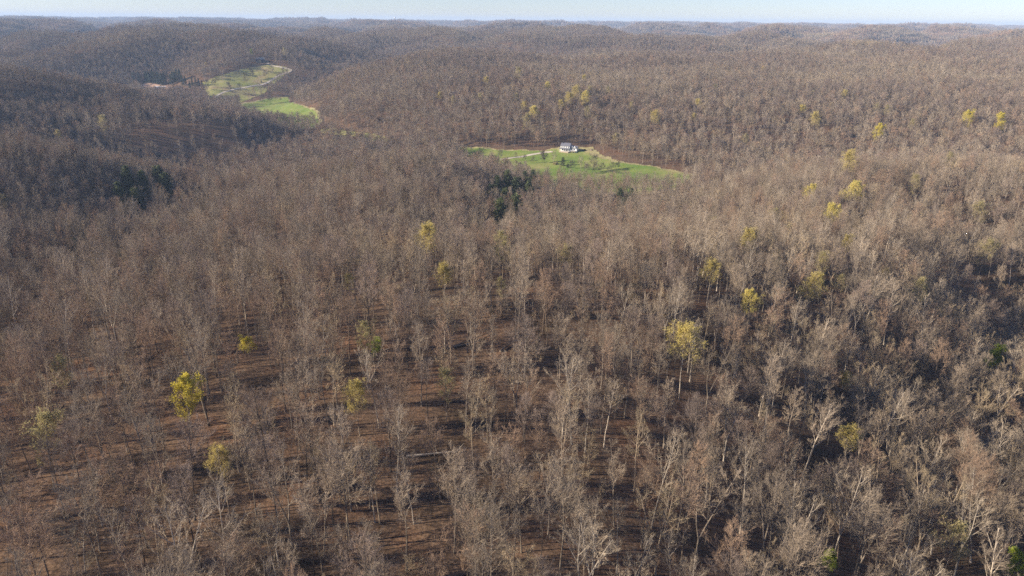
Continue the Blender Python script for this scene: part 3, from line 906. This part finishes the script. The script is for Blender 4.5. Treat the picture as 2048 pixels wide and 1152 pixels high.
for zx, zy, hp, fm, lb in [(1300, 384, 55, 3, 'left one of two dark bushy trees on the meadow ditch line'), (1325, 380, 50, 1, 'right one of two dark bushy trees on the meadow ditch line'), (1180, 400, 60, 3, 'dark bushy tree right at the foot of the tallest meadow tree'),
                           (1280, 410, 55, 1, 'bare tree in the near edge of the meadow below the ditch'), (1110, 410, 70, 2, 'bare tree at the near edge of the meadow left of the ditch'), (1000, 375, 60, 3, 'bare bushy tree behind the near ridge left of the tall pale meadow tree'),
                           (700, 330, 50, 1, 'bare tree at the near edge of the meadow below the drive'), (640, 315, 45, 3, 'low bare tree near the left foot of the meadow drive'), (455, 296, 62, 3, 'bare dark tree at the left end of the house meadow'), (795, 332, 95, 11, 'right one of the twin bare trees below the drive of the house meadow'), (778, 332, 88, 11, 'left one of the twin bare trees below the drive of the house meadow'),
                           (858, 342, 110, 7, 'pale slender bare tree left of the meadow evergreen'), (1068, 382, 110, 7, 'tall pale bare tree in front of the farmhouse lawn'), (1155, 405, 130, 0, 'tallest bare grey tree in the house meadow'),
                           (1105, 386, 70, 9, 'short slender bare tree left of the tallest one in the house meadow'), (1240, 392, 60, 1, 'low spreading bare tree along the meadow ditch'), (1350, 376, 60, 11, 'dark bare tree at the right end of the meadow ditch'),
                           (1210, 402, 50, 13, 'bushy bare sapling along the meadow ditch'), (575, 284, 34, 13, 'little bare bush left of the meadow drive'), (240, 262, 60, 6, 'pale bare tree at the far left margin of the house meadow'), (310, 285, 50, 3, 'brown bare tree in front of the left margin of the house meadow')]:
    field_tree(880 + zx / 3.793, 240 + zy / 3.793, hp / 3.793, fm, lb, 'bare trees in the fields')
ever(880 + 930 / 3.793, 240 + 352 / 3.793, 18, 1, 'dark evergreen standing alone in the house meadow, taller of two', 'meadow evergreens')
ever(880 + 967 / 3.793, 240 + 365 / 3.793, 9, 2, 'low dark evergreen at the foot of the taller one in the house meadow', 'meadow evergreens')
ever(240 + 1207 / 4.267, 80 + 368 / 4.267, 5.5, 0, 'small dark cedar in the hill pasture above the drive', 'meadow evergreens')
for (u, v, s, mt, lb) in [(1169, 302, 1.0, LEAF['needle'], 'dark rounded shrub right of the farmhouse'), (1112, 330, 1.6, LEAF['olive'], 'grey green shrub left of the meadow evergreen'), (561, 199.5, .9, LEAF['needle'], 'small dark shrub alone in the bright left meadow')]:
    P = seen_at(u, v)
    o = obj('shrub', shrub_mesh(int(u), mt)); o.location = P; o.scale = (s, s, s); tag(o, lb, 'shrub')

# ------------------------------------------------------------------ buildings
m_white = plain('white_siding', (.78, .77, .74), .06, .8, .6)
m_roof = plain('grey_shingles', (.13, .13, .15), .2, 1.2, .7)
m_glass, nt, b = new_mat('window_glass', .12, .6); b.inputs['Base Color'].default_value = (.05, .06, .08, 1)
m_dark = plain('dark_boards', (.05, .05, .055), .2, 1)
m_wood = plain('weathered_wood', (.42, .33, .25), .2, 1.5)
m_blue = plain('blue_grey_roof', (.09, .115, .15), .15, .6, .5)
m_steel = plain('pale_steel', (.72, .74, .76), .05, .3, .4)


def gable_roof(x0, x1, y0, y1, z, rise, over=.4, t=.22):
    """roof slabs over a block whose ridge runs along x"""
    m = MB(); ym = (y0 + y1) / 2
    k = rise / (ym - y0)
    for s, ye in ((-1, y0 - over), (1, y1 + over)):
        ze = z - over * k
        a = [(x0 - over, ye, ze), (x1 + over, ye, ze), (x1 + over, ym, z + rise), (x0 - over, ym, z + rise)]
        c = a + [(p[0], p[1], p[2] + t) for p in a]
        m.poly(c, [(0, 1, 2, 3), (7, 6, 5, 4), (0, 4, 5, 1), (1, 5, 6, 2), (2, 6, 7, 3), (3, 7, 4, 0)])
    return m


def gable_walls(x0, x1, y0, y1, z0, z, rise):
    ym = (y0 + y1) / 2
    p = [(x0, y0, z0), (x1, y0, z0), (x1, y1, z0), (x0, y1, z0), (x0, y0, z), (x1, y0, z), (x1, y1, z), (x0, y1, z), (x0, ym, z + rise), (x1, ym, z + rise)]
    return MB().poly(p, [(0, 1, 5, 4), (2, 3, 7, 6), (1, 2, 6, 9, 5), (3, 0, 4, 8, 7), (0, 3, 2, 1)])


hs = empty('farmhouse', HOUSE, R(-24))
tag(hs, 'white two storey farmhouse with grey roof and porch in the valley meadow', 'house')
gable_walls(-5.2, 4.4, -3.6, 3.6, -1, 5.6, 2.5).build('wall', m_white, hs)
rf = gable_roof(-5.2, 4.4, -3.6, 3.6, 5.62, 2.5).build('roof', m_roof, hs)
MB().box(-4.4, -3.5, -.9, 0, 7.2, 9.1).build('chimney', m_dark, rf)
for x in (-3.8, -1.5, .8, 3.1):
    w = MB().box(x - .55, x + .55, -3.68, -3.58, 3.7, 5.0).build('window', m_glass, hs)
    MB().box(x - .68, x + .68, -3.74, -3.60, 5.0, 5.14).box(x - .68, x + .68, -3.74, -3.60, 3.56, 3.7).box(x - .68, x - .55, -3.74, -3.6, 3.7, 5.0).box(x + .55, x + .68, -3.74, -3.6, 3.7, 5.0).build('frame', m_white, w)
for x in (-3.4, -1.2, 2.6):
    MB().box(x - .6, x + .6, -3.68, -3.58, .9, 2.4).build('window', m_glass, hs)
MB().box(.3, 1.3, -3.7, -3.58, .3, 2.4).build('door', m_dark, hs)
MB().box(-5.9, 4.0, -6.2, -3.6, -.8, .25).build('porch_floor', m_wood, hs)
a = [(-6.0, -6.4, 2.75), (4.2, -6.4, 2.75), (4.2, -3.62, 3.45), (-6.0, -3.62, 3.45)]
MB().poly(a + [(p[0], p[1], p[2] + .18) for p in a], [(3, 2, 1, 0), (4, 5, 6, 7), (0, 1, 5, 4), (1, 2, 6, 5), (2, 3, 7, 6), (3, 0, 4, 7)]).build('porch_roof', m_roof, hs)
for x in (-5.7, -3.4, -1.0, 1.4, 3.8):
    MB().box(x - .13, x + .13, -6.1, -5.84, .25, 2.78).build('porch_post', m_white, hs)
gable_walls(4.4, 11.4, -1.8, 3.2, -1, 3.6, 2.0).build('wing_wall', m_white, hs)
gable_roof(4.85, 11.4, -1.8, 3.2, 3.62, 2.0).build('wing_roof', m_roof, hs)
for x in (6.4, 9.2):
    d = MB().poly([(x - .9, -2.0, 3.4), (x + .9, -2.0, 3.4), (x + .9, -2.0, 4.7), (x, -2.0, 5.7), (x - .9, -2.0, 4.7), (x - .9, .3, 3.4), (x + .9, .3, 3.4), (x + .9, .3, 4.7), (x, .3, 5.7), (x - .9, .3, 4.7)],
                  [(0, 1, 2, 3, 4), (9, 8, 7, 6, 5), (0, 5, 6, 1), (1, 6, 7, 2), (2, 7, 8, 3), (3, 8, 9, 4), (4, 9, 5, 0)]).build('dormer', m_white, hs)
    MB().box(x - .4, x + .4, -2.08, -1.98, 3.9, 4.7).build('window', m_glass, d)
MB().box(5.2, 10.6, -5.0, -1.85, .95, 1.15).box(5.3, 5.5, -4.9, -4.7, -1, .95).box(10.3, 10.5, -4.9, -4.7, -1, .95).box(7.8, 8.0, -4.9, -4.7, -1, .95).build('deck', m_wood, hs)
m = MB()
for k in range(22): m.box(5.25 + k * .25, 5.32 + k * .25, -4.96, -4.88, 1.15, 2.0)
m.box(5.2, 10.6, -5.0, -4.86, 2.0, 2.1).build('railing', m_white, hs)
MB().box(5.8, 6.8, -1.9, -1.78, 1.15, 3.1).build('door', m_glass, hs)
MB().box(8.0, 9.6, -1.9, -1.78, 1.6, 3.0).build('window', m_glass, hs)

P = seen_at(521, 124)
hh = empty('hilltop_house', P, R(20)); tag(hh, 'dark hilltop house with blue grey roof above the hill pasture', 'house')
gable_walls(-8, 8, -5, 5, -2, 4.2, 3.6).build('wall', m_dark, hh)
gable_roof(-8, 8, -5, 5, 4.22, 3.6, .7).build('roof', m_blue, hh)
for x in (-5, -1.5, 4):
    MB().box(x - .8, x + .8, -5.08, -4.96, 1, 3).build('window', m_glass, hh)
MB().box(.8, 2.0, -5.08, -4.96, -.2, 2.2).build('door', m_wood, hh)
TAKEN.append((P[0], P[1], 14))
P = seen_at(321, 177)
tr_ = empty('mobile_home', P, R(8)); tag(tr_, 'long low white building beside the bare clearing below the pine grove', 'house')
gable_walls(-9, 9, -2.4, 2.4, -1, 3.0, .9).build('wall', m_white, tr_)
gable_roof(-9, 9, -2.4, 2.4, 3.02, .9, .3).build('roof', m_steel, tr_)
for x in (-6, -2, 5): MB().box(x - .6, x + .6, -2.48, -2.38, 1.2, 2.3).build('window', m_glass, tr_)
MB().box(1, 2, -2.48, -2.38, .1, 2.1).build('door', m_dark, tr_)
TAKEN.append((P[0], P[1], 18))
P = seen_at(1182, 301)
o = MB()
for k in range(4):
    for j in range(5 - k): o.tube((-1.6, (j + k * .5) * .42 - 1, .2 + k * .36), (1.6, (j + k * .5) * .42 - 1, .2 + k * .36), .2, .19, 7)
w = o.build('woodpile', m_wood); w.location = P; w.rotation_euler = (0, 0, R(80)); tag(w, 'small pale woodpile at the lawn edge right of the farmhouse', 'woodpile')

# water tower and masts on the skyline
def far_spot(u, dist):
    d = ray(u, 45); d = d / math.hypot(d[0], d[1]); x, y = d[0] * dist, d[1] * dist
    return Vector((x, y, h1(x, y)))


wt = empty('water_tower', far_spot(790, 6800)); tag(wt, 'white water tower on the far skyline left of centre', 'water tower')
hz = max(30, 22 - wt.location.z * .0 + 34)
m = MB(); prof = [(0, -7), (5, -6), (8, -3), (9, 0), (8, 3.5), (5, 6), (0, 7.4)]
for (ra, za), (rb, zb) in zip(prof[:-1], prof[1:]): m.tube((0, 0, hz + za), (0, 0, hz + zb), max(ra, .05), max(rb, .05), 16)
m.build('tank', m_steel, wt)
MB().tube((0, 0, -4), (0, 0, hz - 6), 3.2, 2.2, 12).build('pedestal', m_steel, wt)
for u, dist, hgt, lb in [(1814, 8200, 120, 'thin radio mast on the far skyline at right'), (201, 7600, 75, 'short radio mast on the far skyline at left')]:
    t = empty('radio_mast', far_spot(u, dist)); tag(t, lb, 'mast')
    m = MB()
    for k in range(3):
        a0 = k * 2.094
        m.tube((.9 * math.cos(a0), .9 * math.sin(a0), -3), (.5 * math.cos(a0), .5 * math.sin(a0), hgt), .28, .2, 4)
    for z in range(0, int(hgt), 6): m.tube((.8, 0, z), (-.4, .7, z + 3), .12, .12, 4).tube((-.4, .7, z + 3), (-.4, -.7, z + 6), .12, .12, 4)
    m.build('lattice', m_steel, t)
    MB().tube((0, 0, hgt - 1), (0, 0, hgt + 8), .25, .1, 5).build('antenna', m_steel, t)

# fallen trees on the forest floor
for (u, v, du, dv, L, mt, lb) in [(106, 832, 16, -22, 11, 'dark', 'dark fallen trunk slanting over the leaf litter at the far left'), (191, 867, 30, -16, 9, 'dark', 'dark fallen trunk below and right of the far left one'),
        (663, 977, 14, -16, 9, 'dark', 'dark broken trunk leaning to the right near the dark twin trunks'), (707, 926, 12, -14, 7, 'dark', 'short dark log on the slope below the rounded olive gold tree'),
        (939, 684, 34, -12, 15, 'dark', 'long dark fallen trunk beside the big pale forked tree on the knoll'), (1018, 613, 20, 1, 8, 'dark', 'level dark log at the top of the open knoll'),
        (1080, 623, 40, -6, 14, 'dark', 'long thin fallen trunk across the top right of the knoll'), (926, 693, 24, -5, 8, 'grey', 'grey log just below the long dark fallen trunk'),
        (1011, 698, 12, -10, 6, 'dark', 'short slanting log on the bright knoll floor'), (310, 712, 14, -10, 8, 'dark', 'dark log among dense trunks left of the knoll'),
        (864, 914, 24, -4, 10, 'pale', 'white barked fallen top caught low among the trunks left of bottom centre')]:
    P = seen_at(u, v); Q = seen_at(u + du, v + dv)
    dx, dy = Q[0] - P[0], Q[1] - P[1]; l = math.hypot(dx, dy); dx, dy = dx / l * L / 2, dy / l * L / 2
    za, zb = h1(P[0] - dx, P[1] - dy), h1(P[0] + dx, P[1] + dy); zm = (za + zb) / 2
    m = MB(); A, B = Vector((-dx, -dy, za - zm + .25)), Vector((dx, dy, zb - zm + .45))
    for k in range(5):
        a0, a1 = A.lerp(B, k / 5), A.lerp(B, (k + 1) / 5)
        m.tube(a0, a1, .28 - .04 * k, .24 - .04 * k, 7)
        if k > 1: m.tube(a1, a1 + Vector((prng.uniform(-1.6, 1.6), prng.uniform(-1.6, 1.6), prng.uniform(.5, 1.8))), .09, .03, 5)
    o = m.build('fallen_log', BARK['brown' if mt == 'dark' else mt]); o.location = (P[0], P[1], zm); tag(o, lb, 'log', 'fallen logs on the forest floor')

# ------------------------------------------------------------------ bare trees
# distinct bare trees seen one by one in the photo: base pixel, top pixel, form
HAND = [(132, 1045, 905, 10), (186, 944, 809, 1), (205, 1052, 950, 5), (294, 1144, 1020, 10), (405, 1144, 968, 10), (616, 1018, 843, 11), (646, 1015, 880, 11), (578, 1011, 880, 11),
        (462, 1042, 915, 9), (470, 840, 760, 10), (484, 835, 762, 11), (670, 832, 755, 11), (171, 1144, 1040, 6), (560, 1144, 1060, 5),
        (750, 1049, 900, 7), (760, 1052, 905, 9), (814, 1144, 965, 0), (828, 1049, 930, 7), (1050, 929, 800, 10), (1090, 1021, 920, 5), (1124, 1103, 1000, 12), (1228, 1055, 920, 2),
        (1184, 1151, 1052, 7), (1233, 1151, 1035, 7), (1356, 1066, 890, 0), (1302, 1059, 890, 6), (1170, 905, 770, 7), (880, 1000, 850, 4), (1420, 1021, 900, 12), (1411, 1018, 930, 5),
        (1560, 1117, 975, 7), (1478, 1151, 1065, 7), (1663, 1134, 970, 6), (1827, 1127, 935, 8), (1598, 895, 800, 8), (1655, 890, 790, 2), (2015, 987, 895, 8), (1898, 616, 545, 5),
        (1690, 742, 660, 5), (1428, 712, 600, 2), (890, 708, 585, 5), (1298, 684, 600, 6), (1158, 760, 650, 0), (1228, 773, 680, 1), (1049, 643, 540, 7), (936, 592, 500, 10), (953, 770, 680, 11),
        (1940, 960, 880, 6), (1975, 820, 745, 8), (1760, 820, 735, 12), (1830, 860, 770, 8), (2040, 760, 680, 8)]
cand = []          # x, y, z, form, scale, rz, tilt x, tilt y
for u, v, vt, fm in HAND:
    P = seen_at(u, v); dist = np.linalg.norm(P)
    sl = math.hypot(P[0], P[1]) / dist
    s = min(1.1, max(.6, .94 * (v - vt) * dist / F / sl / HGT[fm]))
    cand.append((P[0], P[1], P[2], fm, s, prng.uniform(0, 6.28), prng.gauss(0, .04), prng.gauss(0, .04)))
    TAKEN.append((P[0], P[1], 3.6))


def scatter(r0_, r1_, cell, half):
    n = int(r1_ / cell) + 2
    ii, jj = np.meshgrid(np.arange(-n, n), np.arange(0, n), indexing='ij')
    x = (ii + .5 * (jj & 1) + rng.uniform(-.42, .42, ii.shape)) * cell; y = (jj + rng.uniform(-.42, .42, ii.shape)) * cell
    x, y = x.ravel(), y.ravel()
    r = np.hypot(x, y)
    k = (r > r0_) & (r < r1_) & (np.abs(np.degrees(np.arctan2(x, y))) < half)
    return x[k], y[k]


def free(x, y):
    k = np.ones(len(x), bool)
    for P in OPEN:
        a = np.array(P); x0, y0 = a.min(0); x1, y1 = a.max(0)
        b = (x > x0) & (x < x1) & (y > y0) & (y < y1)
        i = np.where(b)[0]
        k[i[inside(x[i], y[i], P)]] = False
    for tx, ty, tr in TAKEN:
        k &= (x - tx) ** 2 + (y - ty) ** 2 > tr * tr
    return k


# what the ground itself hides from the camera and from a step beside it is left out
HORMAX = np.maximum.accumulate((GZ - 2) / RR, axis=1)


def shows(x, y, z, margin):
    r = np.hypot(x, y); a = np.degrees(np.arctan2(x, y))
    i = np.clip(np.searchsorted(ang, a), 0, na - 1); j = np.clip(np.searchsorted(rad, r) - 1, 0, nr - 1)
    return (z + margin) / r > HORMAX[i, j]


xs, ys, fs, ss = [], [], [], []
nf = len(FORMS)
# within 900 m
x, y = scatter(42, 900, 5.35, 49)
k = free(x, y); x, y = x[k], y[k]
r = np.hypot(x, y)
gap = fbm(x / 26 + 2, y / 26, 3)
knoll = np.exp(-(((x + 15) / 115) ** 2 + ((y - 168) / 80) ** 2))
slope_right = np.clip((x - 40) / 60, 0, 1) * np.clip((330 - y) / 60, 0, 1)
THIN = [(seen_at(u, v), q, f) for u, v, q, f in [(420, 285, 95, .25), (430, 322, 60, .3), (560, 285, 45, .4), (610, 262, 40, .5), (510, 275, 75, .35), (320, 290, 70, .35), (1968, 620, 11, .2), (1966, 700, 10, .2), (1965, 770, 10, .2), (1930, 880, 9, .3), (1240, 1000, 9, .35), (1690, 900, 8, .3), (1620, 930, 8, .3), (1330, 280, 60, .6), (1450, 290, 60, .55), (1570, 280, 60, .55), (1700, 290, 60, .55), (1850, 290, 60, .6), (1100, 262, 40, .75), (980, 230, 60, .7)]]


def thinning(x, y):
    q_ = np.ones(len(x))
    for P, rr_, f in THIN: q_ *= 1 - (1 - f) * np.exp(-((x - P[0]) ** 2 + (y - P[1]) ** 2) / (rr_ * rr_))
    return q_


keep = rng.random(len(x)) < thinning(x, y) * np.clip(1.0 + .45 * gap - .34 * knoll + .05 * slope_right, .34, 1)
x, y, r, knoll, slope_right = x[keep], y[keep], r[keep], knoll[keep], slope_right[keep]
# kinds by place: dark trunks and mauve twigs on the left, pale spreading crowns on the right
pw = np.zeros((len(x), nf))
kindn = fbm(x / 45 + 20, y / 45, 2)
base = np.array([1.2, 1.2, 1.0, .9, .9, .30, .25, .5, .35, .8, .8, .8, .3, .8])
pale = np.array([.7, 1.0, .9, .5, .5, 1.2, 1.3, .8, 1.5, .8, .15, .15, 1.2, .5])
red = np.array([.4, .5, .5, 1.6, 1.8, .15, .1, .3, .5, .8, .5, .5, .3, 1.2])
w1 = np.clip(slope_right + .25 * (x / np.maximum(y, 1) > .25), 0, 1)[:, None]
pw = base * (1 - w1) + pale * w1
w2 = np.clip((kindn - .15) * 2.2, 0, .8)[:, None]
pw = pw * (1 - w2) + red * w2
cum = np.cumsum(pw / pw.sum(1, keepdims=True), 1)
fm = (rng.random(len(x))[:, None] > cum).sum(1).clip(0, nf - 1)
sc = rng.uniform(.60, .98, len(x)) * (1 + .12 * np.clip(fbm(x / 70 + 9, y / 70, 2), -1, 1))
z = height(x, y)
tl = .05 + .10 * slope_right
tx, ty = rng.normal(0, 1, len(x)) * tl * .6, rng.normal(0, 1, len(x)) * tl * .6 + slope_right * .10
rz = rng.uniform(0, 6.28, len(x))
for a in zip(x, y, z, fm, sc, rz, tx, ty): cand.append(a)
C = np.array(cand, float)

# the 300 bare trees that show largest: individual things
top = C[:, :3] + np.c_[np.zeros(len(C)), np.zeros(len(C)), 18 * C[:, 4]]
pu, pv = project(top); bu, bv = project(C[:, :3] + np.array([0, 0, 1]))
dist = np.linalg.norm(C[:, :3], axis=1)
vis = (pu > -20) & (pu < 2068) & (pv < 1135) & (pv > 0)
order = np.argsort(np.where(vis, dist / C[:, 4], 1e9))
NI = 300
ind = list(range(len(HAND))) + [i for i in order if i >= len(HAND)][:NI - len(HAND)]
isind = np.zeros(len(C), bool); isind[ind] = True

LMK = [(371, 790, 'the bright yellow tree'), (714, 800, 'the rounded gold tree'), (440, 935, 'the small dull gold tree'), (85, 885, 'the left edge olive tree'),
       (1368, 702, 'the big golden tree'), (1990, 712, 'the green ravine tree'), (1697, 890, 'the straw yellow tree'), (1660, 1118, 'the low green tree'), (2036, 1128, 'the corner green bush'),
       (497, 694, 'the narrow yellow tree'), (735, 680, 'the pale olive tree'), (890, 780, 'the grey olive tree'), (1692, 765, 'the small yellowish tree'), (1502, 612, 'the compact yellow tree'),
       (1000, 580, 'the thin olive tree'), (1184, 1090, 'the bottom white trunked pair'), (864, 914, 'the white fallen top'), (663, 977, 'the broken dark trunk'), (1900, 1090, 'the corner olive tree')]


def where(u, v):
    L = min(LMK, key=lambda l: (l[0] - u) ** 2 + ((l[1] - v) * 1.2) ** 2)
    dx, dy = u - L[0], v - L[1]; d = math.hypot(dx, dy)
    a = math.degrees(math.atan2(-dy, dx)) % 360
    dr = ['right of', 'above-right of', 'above', 'above-left of', 'left of', 'below-left of', 'below', 'below-right of'][int((a + 22.5) // 45) % 8]
    q = 'just ' if d < 70 else ('' if d < 140 else ('well ' if d < 230 else 'far '))
    return q + dr + ' ' + L[2]


labels = {}
for i in ind:
    f = int(C[i, 3])
    cu, cv = project(C[i, :3] + np.array([0, 0, 14 * C[i, 4]]))
    labels.setdefault((FORMS[f][0], where(cu, cv)), []).append((cu, i))
NUM = {2: 'two', 3: 'three', 4: 'four', 5: 'five', 6: 'six', 7: 'seven', 8: 'eight'}
ORD = ['leftmost', 'second', 'third', 'fourth', 'fifth', 'sixth', 'seventh']
final = {}
for (look, place), L in labels.items():
    L.sort()
    for n, (cu, i) in enumerate(L):
        if len(L) == 1: final[i] = look + ' bare tree ' + place
        else:
            o_ = 'rightmost' if n == len(L) - 1 else (ORD[n] if n == 0 or len(L) > 3 else 'middle')
            final[i] = o_ + ' of ' + NUM.get(len(L), 'several') + ' ' + look + ' bare trees ' + place
for i in ind:
    f = int(C[i, 3])
    o = make_thing('bare_tree', NEAR[f], C[i, :3], C[i, 4], C[i, 5], final[i], 'tree', 'leafless trees of the near forest', (C[i, 6], C[i, 7]))

# the remaining forest: one object
rest = C[~isind]
d_ = np.linalg.norm(rest[:, :3], axis=1)
x, y = scatter(45, 330, 5.2, 47)
k = (rng.random(len(x)) < np.clip(.5 + .9 * fbm(x / 18 + 31, y / 18, 3), 0, .9)); x, y = x[k], y[k]; n = len(x)
under = (np.c_[x, y, height(x, y)], np.c_[rng.normal(0, .1, (n, 2)), rng.uniform(0, 6.28, n)], rng.uniform(.12, .38, n), rng.choice([3, 4, 10, 13, 3, 4], n))
PX, PR, PS, PI_ = [rest[:, :3]], [np.c_[rest[:, 6], rest[:, 7], rest[:, 5]]], [rest[:, 4]], [np.where(d_ < 600, rest[:, 3], rest[:, 3] + nf)]
for lst, q in zip((PX, PR, PS, PI_), under): lst.append(q)
x, y = scatter(900, 2900, 6.1, 44)
k = free(x, y); x, y = x[k], y[k]
z = height(x, y)
k = shows(x, y, z, 34) & (rng.random(len(x)) < np.clip(.95 + .4 * fbm(x / 60, y / 60, 2), .4, 1)); x, y, z = x[k], y[k], z[k]
n = len(x)
kn = np.clip((fbm(x / 170 + 5, y / 170, 2) - .05) * 3, 0, .9)[:, None]
pw = base * (1 - kn) + red * kn
k2 = np.clip(fbm(x / 230 + 50, y / 230 + 8, 2) * 3, -.95, .95)[:, None]
pw = pw * (1 + np.maximum(k2, 0) * np.array([-.3, 0, -.6, -.8, -.8, 1.5, 1.5, 1, 3, 2, -.95, -.95, 1, 0]) + np.maximum(-k2, 0) * np.array([.5, 0, .5, 0, 0, -.95, -.95, -.8, -.9, -.8, 4, 3, -.9, -.5]))
fm = (rng.random(n)[:, None] > np.cumsum(pw / pw.sum(1, keepdims=True), 1)).sum(1).clip(0, nf - 1)
PX.append(np.c_[x, y, z]); PR.append(np.c_[rng.normal(0, .04, (n, 2)), rng.uniform(0, 6.28, n)]); PS.append(rng.uniform(.62, .98, n) * (1 + .15 * np.clip(fbm(x / 90 + 9, y / 90, 2), -1, 1))); PI_.append(fm + nf)
for ra, rb, cell, s in ((2900, 6000, 26, 1.0), (6000, 13800, 46, 1.65)):
    x, y = scatter(ra, rb, cell, 41)
    k = free(x, y); x, y = x[k], y[k]
    z = height(x, y); k = shows(x, y, z, 40); x, y, z = x[k], y[k], z[k]; n = len(x)
    PX.append(np.c_[x, y, z]); PR.append(np.c_[np.zeros((n, 2)), rng.integers(0, 4, n) * 1.5708 + rng.normal(0, .1, n)]); PS.append(s * rng.uniform(.85, 1.1, n)); PI_.append(2 * nf + np.array([2, 5, 0, 1, 4, 3])[np.clip(np.floor(3 + 4.5 * fbm(x / 420, y / 420, 2) + rng.normal(0, .7, n)), 0, 5).astype(int)])
PX, PR, PS, PI_ = np.concatenate(PX), np.concatenate(PR), np.concatenate(PS), np.concatenate(PI_).astype(np.int32)
print('forest points', len(PX), [len(rest)])

me = bpy.data.meshes.new('bare_forest')
me.vertices.add(len(PX)); me.vertices.foreach_set('co', PX.astype(np.float32).ravel())
at = me.attributes.new('turn', 'FLOAT_VECTOR', 'POINT'); at.data.foreach_set('vector', PR.astype(np.float32).ravel())
at = me.attributes.new('size', 'FLOAT', 'POINT'); at.data.foreach_set('value', PS.astype(np.float32))
at = me.attributes.new('form', 'INT', 'POINT'); at.data.foreach_set('value', PI_)
forest = bpy.data.objects.new('bare_forest', me); COL.objects.link(forest)
tag(forest, 'leafless grey brown woodland covering the hills behind the nearest trees', 'forest', kind='stuff')
forms = bpy.data.collections.new('tree_forms')
for i, mm in enumerate(MIDM + MID2 + FARM):
    forms.objects.link(bpy.data.objects.new('tree_form_%02d' % i, mm))
ng = bpy.data.node_groups.new('forest_growth', 'GeometryNodeTree')
ng.interface.new_socket('Geometry', in_out='INPUT', socket_type='NodeSocketGeometry')
ng.interface.new_socket('Geometry', in_out='OUTPUT', socket_type='NodeSocketGeometry')
gi, go = ng.nodes.new('NodeGroupInput'), ng.nodes.new('NodeGroupOutput')
ci = ng.nodes.new('GeometryNodeCollectionInfo'); ci.inputs['Collection'].default_value = forms
ci.inputs['Separate Children'].default_value = True; ci.inputs['Reset Children'].default_value = True
ip = ng.nodes.new('GeometryNodeInstanceOnPoints'); ip.inputs['Pick Instance'].default_value = True


def named(name, typ):
    n_ = ng.nodes.new('GeometryNodeInputNamedAttribute'); n_.data_type = typ; n_.inputs['Name'].default_value = name
    return next(s_ for s_ in n_.outputs if s_.enabled and s_.name == 'Attribute')


ng.links.new(gi.outputs[0], ip.inputs['Points']); ng.links.new(ci.outputs[0], ip.inputs['Instance'])
ng.links.new(named('form', 'INT'), ip.inputs['Instance Index']); ng.links.new(named('turn', 'FLOAT_VECTOR'), ip.inputs['Rotation']); ng.links.new(named('size', 'FLOAT'), ip.inputs['Scale'])
ng.links.new(ip.outputs[0], go.inputs[0])
md = forest.modifiers.new('growth', 'NODES'); md.node_group = ng

# ------------------------------------------------------------------ haze
HZ = MB().box(-15500, 15500, -15500, 15500, float(GZ.min()) - 1, max(60, float(GZ.max()) + 60))
m_haze = bpy.data.materials.new('haze'); m_haze.use_nodes = True
nt = m_haze.node_tree; nt.nodes.remove(nt.nodes['Principled BSDF'])
pvol = nt.nodes.new('ShaderNodeVolumePrincipled')
pvol.inputs['Color'].default_value = (.54, .72, 1.0, 1); pvol.inputs['Density'].default_value = 8.5e-5; pvol.inputs['Anisotropy'].default_value = 0
nt.links.new(pvol.outputs[0], nt.nodes['Material Output'].inputs['Volume'])
haze = HZ.build('haze', m_haze); tag(haze, 'thin pale blue air between the hills', 'haze', kind='stuff')
